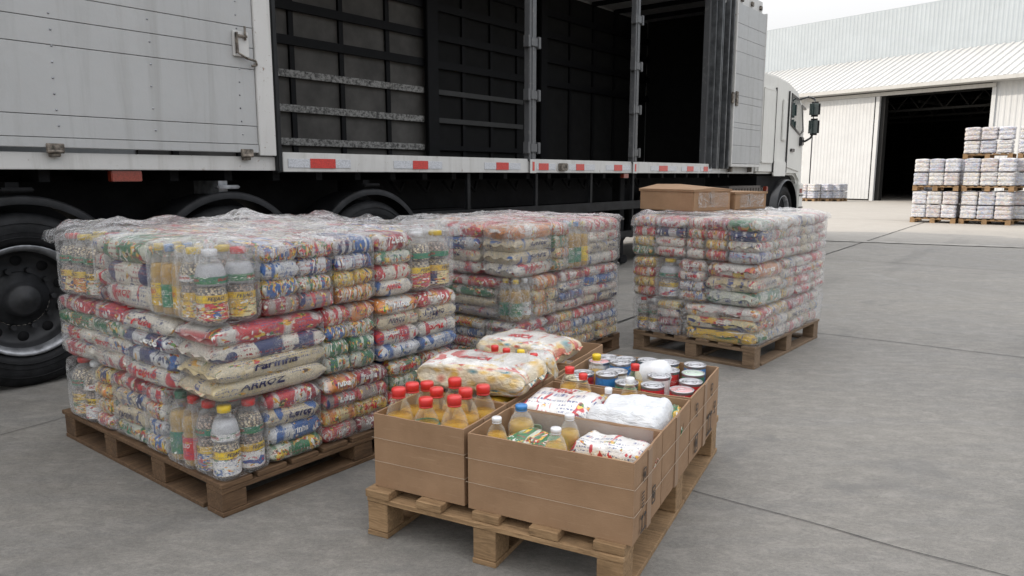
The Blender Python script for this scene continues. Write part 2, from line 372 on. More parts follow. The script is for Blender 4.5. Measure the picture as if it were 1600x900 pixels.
L_YEL = bagmat('yellow_bottle_label', (.83, .58, .02), [YEL, YEL], .30, .5, (.05, .05, .12))
TXT_W, TXT_R, TXT_K, TXT_G = plastic('white_lettering', (.82, .82, .8)), plastic('red_lettering', (.55, .03, .04)), plastic('dark_lettering', (.03, .03, .08)), plastic('green_lettering', (.03, .2, .09))

def tin():
    m = M('tin_metal'); v = m.co('Object')
    rings = m.math('SINE', m.math('MULTIPLY', m.n('VectorMath', {'operation': 'LENGTH'}, _0=m.mapv(v, (1, 1, 0))).outputs['Value'], 620.0))
    return m.done(m.bsdf(Base_Color=m.mix(m.step(rings, -.2, .6), (.50, .50, .52), (.72, .72, .74)), Metallic=.8, Roughness=.28, Normal=m.bump(rings, .5, .002)))
TIN = tin()

def trailerpaint(name, c, dirt=.5, rust=True):
    m = M(name); v = m.co('Object')
    n = m.noise(v, 1.3, 6, .6); f = m.noise(v, 12, 6, .7)
    st = m.noise(m.mapv(v, (5, 5, .35)), 1.6, 5, .65, .5)
    col_ = m.ramp(n, [(.3, tuple(x * .9 for x in c)), (.7, c)])
    col_ = m.mix(m.math('MULTIPLY', m.step(st, .50, .72), dirt * .6), col_, tuple(x * .62 for x in (c[0], c[1] * .98, c[2] * .93)))
    col_ = m.mix(m.math('MULTIPLY', m.step(f, .56, .74), dirt * .35), col_, (.38, .37, .35))
    if rust:
        rs = m.noise(v, 9, 8, .75, 1)
        col_ = m.mix(m.step(rs, .635, .67), col_, (.17, .08, .035))
        col_ = m.mix(m.step(m.noise(v, 38, 5, .7), .66, .71), col_, (.20, .12, .07))
    return m.done(m.bsdf(Base_Color=col_, Roughness=m.n('MapRange', _0=f, _1=.3, _2=.7, _3=.35, _4=.6).outputs[0], Normal=m.bump(m.math('ADD', m.math('MULTIPLY', n, 6.0), f), .18, .006)))
TP = trailerpaint('aluminium_panel_paint', (.405, .41, .41), .8, False)
TP2 = trailerpaint('white_beam_paint', (.56, .555, .54), .9)
MAT_CAB = trailerpaint('cab_paint', (.68, .675, .64), .25, False)
MAT_STEEL = trailerpaint('galvanised_post', (.09, .092, .096), .9, False)
MAT_FRAME_IN = simple('inner_frame_black', (.006, .006, .007), .6)
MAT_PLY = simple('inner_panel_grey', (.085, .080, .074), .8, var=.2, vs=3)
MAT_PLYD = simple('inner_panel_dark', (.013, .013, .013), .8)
def slat():
    m = M('worn_white_slat'); v = m.co('Object'); f = m.noise(m.mapv(v, (22, 9, 26)), 1, 8, .8)
    return m.done(m.bsdf(Base_Color=m.ramp(f, [(.42, (.05, .048, .045)), (.56, (.33, .325, .31))]), Roughness=.7))
MAT_SLAT = slat()
MAT_BLACK = simple('chassis_black', (.008, .008, .009), .75, var=.3, bump=.3)
MAT_RAILBLK = simple('side_guard_grey', (.012, .0125, .014), .5, var=.4, bump=.3)
MAT_RUBBER = simple('tyre_rubber', (.014, .0145, .016), .65, var=.25, vs=14, bump=.4)
MAT_RUBBER_SEAL = simple('door_seal', (.02, .021, .022), .5)
MAT_RIM = simple('steel_rim', (.32, .33, .35), .4, .6, var=.35, vs=9)
MAT_RIMIN = simple('rim_inner_dark', (.028, .029, .032), .55, .3, var=.4)
MAT_CHROME = simple('rim_bright', (.55, .55, .56), .3, .8)
MAT_RUSTY = simple('rusty_latch', (.22, .19, .16), .6, .5, var=.5, vs=25)
def hatch(name, c):
    m = M(name); v = m.n('TexVoronoi', Vector=m.co('Object'), Scale=90.0).outputs[0]
    return m.done(m.bsdf(Base_Color=m.ramp(v, [(.1, c), (.8, tuple(x * .6 for x in c))]), Roughness=.3, Coat_Weight=.5))
MAT_RREF, MAT_WREF, MAT_ORANGE = hatch('red_reflector', (.62, .03, .02)), hatch('white_reflector', (.62, .64, .68)), hatch('orange_lamp', (.28, .04, .02))
def glass():
    m = M('cab_glass'); return m.done(m.bsdf(Base_Color=(.03, .05, .05), Roughness=.05, Coat_Weight=1.0, Specular_IOR_Level=1.0))
MAT_GLASS = glass()
MAT_MIRROR = plastic('black_mirror_shell', (.015, .016, .018), .3)
MAT_WPANEL = trailerpaint('white_sheet_metal', (.57, .585, .60), .18, False)
MAT_WUP = trailerpaint('upper_sheet_metal', (.40, .445, .48), .12, False)
MAT_WROOF = trailerpaint('canopy_sheet_metal', (.50, .50, .49), .6, False)
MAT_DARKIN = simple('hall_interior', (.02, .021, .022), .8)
MAT_TRUSS = simple('truss_steel', (.02, .02, .02), .6)
MAT_SUNSTRIP = simple('sun_strip_colour', (.30, .285, .26), .8, var=.25, vs=5)  # sunlit tone put into the colour of the ground strip

# ------------------------------------------------------------------ ground
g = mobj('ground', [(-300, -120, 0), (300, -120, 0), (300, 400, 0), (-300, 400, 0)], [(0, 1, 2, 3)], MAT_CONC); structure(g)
def joint(name, p, q, w, z=.004, mat=None, wob=.012, seg=60):
    p, q = Vector((*p, 0)), Vector((*q, 0)); d = (q - p); n = Vector((-d.y, d.x, 0)).normalized(); L_ = d.length
    seg = max(4, min(400, int(L_ / .12))); vs = []; fs = []
    for i in range(seg + 1):
        c = p + d * i / seg + n * (noise.noise((i * .31, p.x, p.y)) * wob)
        ww = w * (.7 + .6 * abs(noise.noise((i * .9, p.y, 3))))
        vs += [(*(c + n * ww / 2).xy, z), (*(c - n * ww / 2).xy, z)]
        if i: fs.append((2 * i - 2, 2 * i - 1, 2 * i + 1, 2 * i))
    return structure(mobj(name, vs, fs, mat or MAT_JOINT))
def linethru(p, ang, a, b):
    d = (math.sin(R(ang)), math.cos(R(ang))); return (p[0] + d[0] * a, p[1] + d[1] * a), (p[0] + d[0] * b, p[1] + d[1] * b)
joint('ground_joint', *linethru((.851, 3.195), 127.4, -1.3, 4.5), .006)
joint('ground_joint', *linethru((2.84, 6.601), 125.6, -3, 9), .010)
joint('ground_joint', *linethru((6.212, 12.131), 128.9, -4, 10), .014)
joint('ground_joint', *linethru((5.834, 13.427), 37.1, -10, 22), .028, z=.0085)
joint('ground_joint', *linethru((-2.732, 4.183), 210, -.5, 2.6), .006)
joint('ground_joint', *linethru((10, 25.0), 122, -14, 20), .03)
ln = joint('painted_sun_strip', *linethru((6.981, 16.21), 115.6, -1.5, 12), .40, z=.013, mat=MAT_SUNSTRIP, wob=.02)  # band of sunlight across the yard, painted as a pale strip

# ------------------------------------------------------------------ trailer and tractor
TO = (-3.335, 4.813); TRZ = compass(38.7)
TL0, TL1 = -5.0, 13.25           # rear and front end of the load body
TW = 2.5; ZT = 4.82
tr = thing('semi_trailer', 'long white box trailer with its side doors folded open, behind the pallets', 'trailer', (*TO, 0), TRZ)
# side sill beam
MB().box(TL0, 0, 1.485, 2.06, .10, 1.60, .004).build('side_beam', TP2, tr)
MB().box(2.13, .0, 1.475, 11.6, .10, 1.645, .004).build('side_beam', TP2, tr)
MB().box(11.6, .0, 1.475, TL1, .10, 1.62, .004).build('side_beam', TP2, tr)
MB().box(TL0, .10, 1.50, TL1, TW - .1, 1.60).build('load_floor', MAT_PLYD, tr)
# closed side panels, planks with fine gaps and rivets
def planks(x0, x1, zs, y0, y1, name, mat, parent, bev=.002):
    mb = MB()
    for a, b in zip(zs, zs[1:]): mb.box(x0, y0, a + .002, x1, y1, b - .002, .003)
    return mb.build(name, mat, parent)
zs = [1.70, 1.85, 2.31, 2.48, 2.64, 3.1, 3.26, 3.42, 3.9, 4.06, 4.22, 4.62]
pn = planks(-1.02, 1.88, zs, -.025, .02, 'side_door_panel', TP, tr)
planks(TL0, -1.06, zs, -.025, .02, 'side_door_panel', TP, tr)
MB().box(TL0, .0205, 1.69, 1.88, .03, 4.63).build('panel_backing', MAT_FRAME_IN, tr)
MB().box(TL0, -.035, 1.632, 1.88, .02, 1.698, .004).build('panel_rail', TP, tr)
rv = MB()
for x in (-.9, -.3, .36, 1.02, 1.74):
    zz = 1.66
    while zz < 4.6:
        rv.lathe([(.0001, .006), (.005, .005), (.008, 0)], 8, Matrix.Translation((x + .006 * math.sin(zz * 9), -.0255, zz + .12)) @ Matrix.Rotation(R(90), 4, 'X'))
        zz += .105 if x != 1.02 else .16
rv.build('rivet', MAT_RIM, pn)
MB().box(1.885, -.04, 1.61, 2.045, .03, 4.66, .004).build('door_post', TP2, tr)
MB().box(2.05, -.045, 1.47, 2.10, .04, 4.66, .01).build('door_seal', MAT_RUBBER_SEAL, tr)
for x in (.32, 1.76):
    MB().box(x - .05, -.05, 1.60, x + .06, -.03, 1.66, .004).box(x - .03, -.045, 1.57, x + .035, -.001, 1.612, .004).cyl((x - .05, -.055, 1.605), (x + .05, -.055, 1.605), .012, 10).build('hinge', MAT_RUSTY, tr)
# latch
lt = MB().box(1.69, -.045, 2.40, 1.83, -.026, 2.60, .004).build('door_latch', TP2, tr)
MB().box(1.705, -.075, 2.42, 1.72, -.045, 2.585, .003).box(1.72, -.065, 2.55, 1.81, -.05, 2.57, .003).cyl((1.79, -.06, 2.53), (1.79, -.06, 2.64), .009).tube([(1.72, -.07, 2.42), (1.79, -.075, 2.385), (1.87, -.07, 2.375), (1.885, -.06, 2.345), (1.84, -.055, 2.335)], .009).build('latch_handle', MAT_RUSTY, lt)
# roof, top rail, ends, far wall
MB().box(TL0, 0, 4.66, TL1, .12, ZT, .01).build('top_rail', TP2, tr)
MB().box(TL0, .12, 4.74, TL1, TW, ZT).build('roof', TP, tr)
MB().box(TL1 - .05, .12, 1.60, TL1, TW, 4.74).build('front_wall', TP, tr)
MB().box(TL0, .12, 1.60, TL0 + .05, TW, 4.74).build('rear_wall', TP, tr)
MB().box(TL0 + .05, TW - .03, 1.60, TL1 - .05, TW, 4.74).build('far_wall', TP, tr)
fx = MB()
for i in range(22):
    x = TL0 + .5 + i * .85
    fx.box(x, .12, 4.66, x + .06, TW - .1, 4.738)
fx.build('roof_bow', MAT_BLACK, tr)
# inner panels behind the cage
xs_thin = [2.4, 3.18, 3.96, 4.73, 5.54, 7.12, 7.8, 8.5, 9.3, 10.1, 10.9, 11.7]
ip = MB()
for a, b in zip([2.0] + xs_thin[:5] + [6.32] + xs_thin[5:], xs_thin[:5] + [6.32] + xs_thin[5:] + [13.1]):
    ip.box(a + .004, TW - .06, 1.64, b - .004, TW - .035, 4.7, mi=0 if b < 7 else 1)  # panels towards the front get a darker copy, inner shade put into the colour
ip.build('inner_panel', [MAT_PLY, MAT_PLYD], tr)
cg = MB()
for x in xs_thin: cg.box(x - .035, TW - .10, 1.60, x + .035, TW - .062, 4.73)
for z in (3.09, 3.50, 3.92, 4.3): cg.box(1.5, TW - .14, z - .055, 13.1, TW - .102, z + .055)
cg.build('inner_frame', MAT_FRAME_IN, tr)
for a_, b_x in ((6.20, 6.44), (9.0, 9.2)): MB().box(a_, TW - .22, 1.60, b_x, TW - .145, 4.73, .01).build('inner_post', MAT_FRAME_IN, tr)
for z in (1.86, 2.27, 2.69):
    MB().box(1.6, TW - .135, z - .045, 6.2, TW - .103, z + .045, .004).build('load_slat', MAT_SLAT, tr)
    MB().box(6.44, TW - .135, z - .038, 8.6, TW - .103, z + .038, .004).build('load_slat', MAT_FRAME_IN if z < 2 else simple('shaded_slat', (.035, .035, .034), .6), tr)  # slats past the post darkened too, with the inner shade in their colour
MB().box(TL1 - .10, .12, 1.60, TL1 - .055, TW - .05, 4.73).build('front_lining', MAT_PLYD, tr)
# open side posts with latches
for x, w_ in ((5.72, .075), (8.3, .07)):
    MB().box(x - w_, -.02, 1.62, x + w_, .06, 4.68, .008).box(x - .02, -.03, 1.62, x + .02, -.021, 4.66, .003).build('side_post', MAT_STEEL, tr)
    for z in (1.78, 2.42, 3.05, 3.72, 4.3):
        MB().box(x - w_ - .055, -.05, z - .07, x - w_ - .002, .03, z + .07, .005).box(x + w_ + .002, -.05, z - .07, x + w_ + .055, .03, z + .07, .005).box(x - w_ + .01, -.045, z - .05, x + w_ - .01, -.031, z + .05, .004).build('post_bracket', MAT_STEEL, tr)
    MB().box(x - .06, -.035, 1.47, x + .06, -.021, 1.64, .003).build('post_plate', TP2, tr)
    MB().box(x - .02, -.039, 1.50, x + .02, -.0355, 1.61).build('reflector', MAT_RREF, tr)
MB().box(6.3, -.05, 1.50, 6.47, -.001, 1.60, .01).build('beam_latch', MAT_RUSTY, tr)
# reflective strips on the beam:  (white plate, red part)
for a, b, c, d in ((2.25, 2.87, 2.45, 2.62), (3.42, 4.12, 3.68, 3.90), (4.82, 5.50, 5.03, 5.26), (5.82, 6.24, 5.87, 6.08), (6.55, 7.2, 6.72, 6.92), (7.5, 8.2, 7.72, 7.95), (8.85, 9.75, 9.12, 9.42), (9.95, 10.6, 10.15, 10.4), (10.7, 11.2, 10.82, 11.0)):
    if a == 2.25: a, c, d = 2.18, 2.41, 2.69
    pl = MB().box(a, -.006, 1.512, b, -.0005, 1.590, .001).build('reflector_plate', MAT_WREF, tr)
    MB().box(c, -.010, 1.508, d, -.0065, 1.594).build('red_reflector', MAT_RREF, pl)
# folded leaves and the open door at the front end
fl = MB()
for i, (x, y) in enumerate(((11.05, -.03), (11.17, -.09), (11.30, -.06), (11.45, -.11), (11.60, -.13))):
    fl.box(x, y, 1.56, x + .055, y + .16, 4.62, .008)
fl.build('folded_leaf', simple('dull_aluminium', (.10, .105, .11), .45, .3, var=.3), tr)
MB().box(10.98, .06, 1.60, 11.75, .16, 4.66).build('corner_post', MAT_STEEL, tr)
zs2 = [1.66, 2.0, 2.32, 2.42, 2.78, 2.92, 3.3, 3.7, 3.95, 4.2, 4.55]
dp = planks(11.75, 13.18, zs2, -.14, -.09, 'open_door_panel', TP, tr)
MB().box(11.70, -.15, 1.60, 11.749, -.05, 4.60, .004).box(13.182, -.145, 1.62, 13.22, -.07, 4.58, .004).box(11.75, -.145, 1.60, 13.18, -.08, 1.655, .004).build('door_edge', TP2, dp)
MB().box(11.60, -.17, 2.75, 11.69, -.145, 2.95, .004).box(11.78, -.17, 2.72, 11.88, -.142, 2.98, .006).build('door_latch', MAT_RUSTY, dp)
MB().box(11.85, -.1, 1.50, 11.91, -.02, 1.60, .004).box(12.85, -.1, 1.50, 12.91, -.02, 1.60, .004).build('hinge', MAT_RUSTY, tr)
MB().box(11.0, -.03, 4.50, 13.23, -.002, 4.82, .006).build('upper_corner_plate', TP2, tr)
for x in (11.6, 12.1, 12.6, 13.05): MB().box(x, -.07, 4.64, x + .09, -.032, 4.72, .006).build('roof_bracket', MAT_RUSTY, tr)
MB().box(.70, .02, 1.40, .92, .09, 1.48, .006).build('marker_lamp', MAT_ORANGE, tr)
MB().box(8.05, .02, 1.40, 8.2, .08, 1.47, .006).build('marker_lamp', MAT_ORANGE, tr)
# chassis
ch = MB()
for y in (.75, 1.55): ch.box(TL0, y, 1.02, 12.6, y + .14, 1.44)
for i in range(38):
    x = TL0 + .2 + i * .46; ch.box(x, .12, 1.40, x + .07, TW - .12, 1.497)
ch.build('chassis_rail', MAT_BLACK, tr)
# unseen sun-side blocker added to stop light passing under the trailer; then underfloor boxes
MB().box(TL0, TW - .12, .22, 12.9, TW - .04, 1.49).build('far_side_sun_blocker', MAT_BLACK, tr)
ub = MB().box(3.9, .5, .55, 5.2, 1.9, 1.05, .02).box(5.6, .45, .6, 6.9, .75, 1.0, .04).cyl((6.9, 1.1, .9), (8.5, 1.1, .9), .2, 20)
ub.box(8.6, .4, .15, 8.75, .55, 1.4, .01).box(8.55, .35, .02, 8.8, .6, .15, .02).box(8.6, 1.9, .15, 8.75, 2.05, 1.4, .01)
ub.build('under_box', MAT_BLACK, tr)
sr = MB().box(3.82, .02, .93, 9.0, .06, 1.055, .006)
sr.build('side_guard_rail', MAT_RAILBLK, tr)
MB().box(4.2, .02, .50, 9.0, .06, .60, .006).build('side_guard_rail', MAT_RAILBLK, tr)
for x in (4.6, 5.9, 7.2, 8.4): MB().box(x, .065, .48, x + .05, .11, 1.47).build('guard_bracket', MAT_RAILBLK, tr)
for i in range(14):
    x = 3.9 + i * .42; MB().tube([(x, .6, 1.38), (x + .1, .55, 1.25), (x + .2, .6, 1.36)], .018, 6).build('air_hose', MAT_BLACK, tr)

def wheel(parent, x, y, rad, dished=True, bright=False, name='wheel'):
    """axis along y, outer side towards -y"""
    k = rad / .6
    wr = put(None, name, parent, (x, y, rad))
    rot = Matrix.Rotation(R(90), 4, 'X')      # lathe z -> -y
    tp = [(.365, -.30), (.385, -.01), (.42, .012), (.50, .022), (.555, .010), (.585, -.02)]
    tread = []
    for i in range(5):
        z = -.04 - i * .052; tread += [(.598, z), (.598, z - .034), (.586, z - .036), (.586, z - .050)]
    tp += tread + [(.585, -.31), (.55, -.335), (.365, -.33)]
    mb = MB(); mb.lathe([(r * k, z) for r, z in tp], 56, rot)
    for rr in (.435, .47, .53): mb.lathe([((rr - .003) * k, .014), (rr * k, .0235), ((rr + .003) * k, .014)], 56, rot)
    mb.build('tyre', MAT_RUBBER, wr)
    if dished:
        MB().lathe([(.372 * k, -.012), (.382 * k, .004), (.374 * k, .008), (.36 * k, -.002), (.345 * k, -.02), (.335 * k, -.07)], 56, rot).build('rim_ring', MAT_RIM, wr)
        mb = MB().lathe([(.335 * k, -.07), (.32 * k, -.13), (.30 * k, -.15), (.235 * k, -.165), (.19 * k, -.16)], 56, rot)
        hh = mb
        for i in range(10):
            a = 2 * math.pi * (i + .5) / 10; hh.lathe([(.0001, -.146), (.032 * k, -.147), (.036 * k, -.152)], 14, Matrix.Rotation(R(90), 4, 'X') @ Matrix.Translation((.268 * k * math.cos(a), .268 * k * math.sin(a), 0)), mi=1)
        hh.build('rim', [MAT_RIM if bright else MAT_RIMIN, MAT_BLACK], wr)
        mb = MB().lathe([(.19 * k, -.16), (.18 * k, -.145), (.12 * k, -.14), (.115 * k, -.07), (.10 * k, -.055), (.095 * k, -.045), (.06 * k, -.042), (.055 * k, -.03), (.0001, -.028)], 36, rot)
        nb = mb
        for i in range(10):
            a = 2 * math.pi * i / 10; c, s_ = .205 * k * math.cos(a), .205 * k * math.sin(a)
            nb.cyl((c, .16, s_), (c, .11, s_), .019, 6)
        nb.build('hub', MAT_RIMIN if not bright else MAT_CHROME, wr)
    return wr
for i, x in enumerate((.09, 1.61, 3.14)):
    wheel(tr, x, .03, .6)
    fm = MB().lathe([(.69, -.42), (.70, -.02), (.715, .0), (.70, .02), (.655, .022)], 40, Matrix.Translation((x, .02, .6)) @ Matrix.Rotation(R(90), 4, 'X'), a0=R(12), a1=R(168))
    fm.build('mudguard', MAT_RAILBLK, tr)
    MB().box(x - .04, .1, 1.27, x + .04, .5, 1.40).box(x - .1, .0, 1.335, x + .1, .08, 1.365, .01).build('mudguard_bracket', MAT_RIM if i == 1 else MAT_BLACK, tr)
    wheel(tr, x, TW - .45, .58, dished=False)
    MB().cyl((x, .35, .6), (x, 2.1, .6), .09, 14).build('axle', MAT_BLACK, tr)
wheel(tr, -1.5, .03, .6)

# tractor
tc_ = thing('truck_tractor', 'cream white truck cab with twin black mirrors, coupled to the open trailer', 'truck', (*TO, 0), TRZ)
CX0, CX1 = 14.0, 16.52
body = MB().prism([(13.65, 1.47), (15.3, 1.47), (15.42, 1.44), (16.08, 1.44), (16.30, 1.30), (16.36, .60), (16.52, .58), (16.56, 1.2), (16.54, 2.2), (16.47, 2.5), (16.32, 3.08), (15.98, 3.36), (15.4, 3.50), (14.6, 3.56), (13.65, 3.56)], .06, 2.44, .05)
body.build('cab_body', MAT_CAB, tc_)
MB().box(13.75, .03, 1.70, 14.45, .055, 3.25, .03).build('rear_side_fairing', MAT_CAB, tc_)
MB().box(14.52, .028, 1.42, 15.3, .058, 1.74, .03).build('lower_side_panel', MAT_CAB, tc_)
MB().box(14.95, .028, 2.2, 15.22, .056, 3.1, .02).build('side_locker_panel', MAT_CAB, tc_)
for x_ in (14.49, 15.335): MB().box(x_ - .008, .024, 1.5, x_ + .008, .0585, 3.3).build('panel_gap', MAT_MIRROR, tc_)
dr = MB().prism([(15.36, 1.62), (16.25, 1.52), (16.46, 2.45), (16.22, 3.08), (15.95, 3.24), (15.36, 3.3)], .038, .058, .008).build('cab_door', MAT_CAB, tc_)
MB().prism([(15.50, 2.60), (16.15, 2.40), (16.34, 2.50), (16.17, 3.04), (15.95, 3.16), (15.50, 3.22)], .028, .0375).build('window', MAT_GLASS, dr)
MB().prism([(15.46, 2.56), (16.17, 2.35), (16.20, 2.39), (15.50, 2.60)], .022, .0365).prism([(15.46, 2.56), (15.50, 2.56), (15.50, 3.24), (15.46, 3.26)], .022, .0365).prism([(16.15, 2.36), (16.41, 2.46), (16.22, 3.06), (16.17, 3.05), (16.34, 2.50)], .020, .0365).prism([(15.46, 3.2), (16.0, 3.12), (16.04, 3.17), (15.46, 3.27)], .022, .0365).build('window_frame', MAT_MIRROR, dr)
MB().box(15.55, .0, 1.97, 15.78, .036, 2.04, .008).build('door_handle', MAT_MIRROR, dr)
MB().lathe([(.72, -.5), (.73, 0), (.70, .015)], 30, Matrix.Translation((15.55, .05, .62)) @ Matrix.Rotation(R(90), 4, 'X'), a0=R(-5), a1=R(185)).build('mudguard', MAT_MIRROR, tc_)
wheel(tc_, 15.55, .12, .60, bright=True); wheel(tc_, 15.55, 2.1, .60, dished=False)
for x in (9.9, 11.25):
    wheel(tc_, x, .06, .56); wheel(tc_, x, 2.0, .56, dished=False)
    MB().lathe([(.66, -.5), (.67, 0), (.65, .012)], 30, Matrix.Translation((x, .05, .56)) @ Matrix.Rotation(R(90), 4, 'X'), a0=R(15), a1=R(165)).build('mudguard', MAT_RAILBLK, tc_)
MB().box(9.2, .8, .85, 15.0, 1.0, 1.1).box(9.2, 1.5, .85, 15.0, 1.7, 1.1).box(14.0, .2, .5, 16.4, 2.3, 1.43).build('chassis', MAT_BLACK, tc_)
bx = MB().box(12.3, .08, .45, 14.1, .6, 1.22, .05)
for i in range(11): bx.box(12.4 + i * .155, .06, .5, 12.44 + i * .155, .0795, 1.18, .004)
bx.build('battery_box', simple('ribbed_tank', (.10, .085, .075), .6), tc_)
MB().box(14.2, .05, 1.1, 14.3, .13, 1.2, .01).build('marker_lamp', MAT_ORANGE, tc_)
MB().box(16.30, .02, .58, 16.62, .35, 1.25, .03).build('bumper_corner', MAT_CAB, tc_)
MB().box(16.35, .005, 1.02, 16.5, .019, 1.12, .004).build('side_lamp', MAT_ORANGE, tc_)
for z in (.66, .95): MB().box(16.33, .0, z, 16.6, .019, z + .03).build('step_edge', MAT_MIRROR, tc_)
mm = MB()
mm.tube([(16.1, .05, 3.18), (16.25, -.10, 3.24), (16.28, -.22, 3.18), (16.28, -.24, 3.0)], .022, 10).tube([(16.2, .05, 2.3), (16.28, -.05, 2.22), (16.28, -.18, 2.30), (16.28, -.24, 2.42)], .024, 10)
mm.box(16.14, -.03, 2.12, 16.32, .05, 2.33, .02)
mm.build('mirror_arm', MAT_MIRROR, tc_)
for z0, z1 in ((2.78, 3.12), (2.36, 2.74)):
    mr = MB().box(16.22, -.36, z0, 16.34, -.12, z1, .045).build('mirror', MAT_MIRROR, tc_)
    MB().box(16.212, -.34, z0 + .04, 16.219, -.14, z1 - .04, .002).build('mirror_glass', MAT_GLASS, mr)
MB().prism([(15.9, 3.28), (16.35, 3.05), (16.75, 2.98), (16.72, 3.03), (16.3, 3.12), (15.95, 3.34)], .1, 2.4).build('sun_visor', MAT_MIRROR, tc_)

# ------------------------------------------------------------------ warehouse
d_ = Vector((.615, -.788, 0)).normalized()
WO = (18.03, 45.0); WRZ = math.atan2(d_.y, d_.x)
wh = thing('warehouse', 'large white corrugated metal warehouse with an open dark doorway', 'warehouse', (*WO, 0), WRZ)
# local x runs along the wall towards the right and near, local y away from the camera
def corrugated(x0, x1, p0, p1, pitch, depth, out):
    """sheet from line p0=(y,z) to p1=(y,z); ribs run between them"""
    vs, fs = [], []; n = int((x1 - x0) / pitch); i0 = 0
    dv = Vector((0, p1[0] - p0[0], p1[1] - p0[1])).normalized(); nn = Vector((0, -dv.z, dv.y))
    if nn.y > 0 and abs(nn.y) > .3: nn = -nn
    if abs(nn.y) <= .3 and nn.z < 0: nn = -nn
    for i in range(n):
        for fr, h in ((0, 0), (.45, 0), (.58, depth), (.85, depth), (.98, 0)):
            x = x0 + (i + fr) * pitch
            vs.append((x, p0[0] + nn.y * h, p0[1] + nn.z * h)); vs.append((x, p1[0] + nn.y * h, p1[1] + nn.z * h))
    for i in range(len(vs) // 2 - 1): fs.append((2 * i, 2 * i + 2, 2 * i + 3, 2 * i + 1))
    return vs, fs
def corr(name, mat, *a):
    vs, fs = corrugated(*a, 0); return mobj(name, vs, fs, mat, wh)
corr('upper_wall', MAT_WUP, -45, 34, (5.0, 8.0), (5.0, 11.4), .24, .012)
corr('canopy_roof', MAT_WROOF, -45, 34, (-.75, 6.18), (5.0, 8.55), .42, .06)
corr('lower_wall', MAT_WPANEL, -45, .0, (0, 0), (0, 6.1), .25, .018)
corr('lower_wall', MAT_WPANEL, 9.75, 34, (0, 0), (0, 6.1), .25, .018)
corr('sliding_door', MAT_WPANEL, .25, 3.9, (-.14, .08), (-.14, 5.75), .20, .010)
MB().box(-45, -.80, 6.02, 34, -.74, 6.22, .01).build('eave_fascia', MAT_WROOF, wh)
MB().box(-45, -.74, 6.0, 34, .0, 6.03).build('eave_soffit', MAT_WROOF, wh)
for a_, b_x, y_, z_ in ((-.25, .15, -.10, 6.0), (3.92, 4.12, -.18, 5.75), (9.62, 9.80, -.08, 6.0)): MB().box(a_, y_, 0, b_x, .0, z_).build('door_post', MAT_WPANEL, wh)
MB().box(4.12, .02, 0, 4.35, .4, 5.8).build('door_jamb', MAT_TRUSS, wh)
MB().box(-.2, -.2, 5.76, 9.8, -.05, 5.95).build('door_track', MAT_WROOF, wh)
MB().box(-45, 5.02, 11.3, 34, 5.5, 11.45).build('roof_edge', MAT_WUP, wh)
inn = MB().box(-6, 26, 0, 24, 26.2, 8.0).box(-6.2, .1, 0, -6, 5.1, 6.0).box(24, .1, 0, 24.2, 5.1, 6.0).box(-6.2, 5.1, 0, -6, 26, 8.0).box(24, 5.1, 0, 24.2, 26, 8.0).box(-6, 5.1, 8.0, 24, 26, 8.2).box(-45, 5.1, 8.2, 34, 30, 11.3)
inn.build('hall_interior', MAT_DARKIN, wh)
gr = MB()
for x in range(-4, 24, 3): gr.box(x, 25.85, 0, x + .12, 25.98, 8)
for z in (1.5, 3, 4.5, 6): gr.box(-6, 25.87, z, 24, 25.97, z + .1)
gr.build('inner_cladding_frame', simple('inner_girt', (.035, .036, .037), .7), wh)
ts = MB()
for y in (2.5, 7.5, 12.5):
    ts.box(-5, y, 5.9 if y < 3 else 6.4, 23, y + .1, 6.02 if y < 3 else 6.5).box(-5, y, 5.05, 23, y + .1, 5.17)
    for i in range(20): ts.cyl((-4 + i * 1.3, y + .05, 5.1), (-3.35 + i * 1.3, y + .05, 5.95), .035, 6).cyl((-3.35 + i * 1.3, y + .05, 5.95), (-2.7 + i * 1.3, y + .05, 5.1), .035, 6)
for x in (5, 8, 11): ts.box(x, 2.5, 5.5, x + .1, 20, 5.62)
ts.build('roof_truss', MAT_TRUSS, wh)
# neighbouring far hall behind the truck, seen only as a pale strip
bw = thing('boundary_wall', 'pale concrete wall far behind the trailer wheels', 'wall', (-14, 24, 0), R(2))
MB().box(-25, 0, 0, 14, .25, 2.2, .02).build('wall_panel', MAT_WPANEL, bw)
MB().box(-25, -.04, 2.2, 14, .29, 2.32, .01).build('wall_coping', MAT_WROOF, bw)

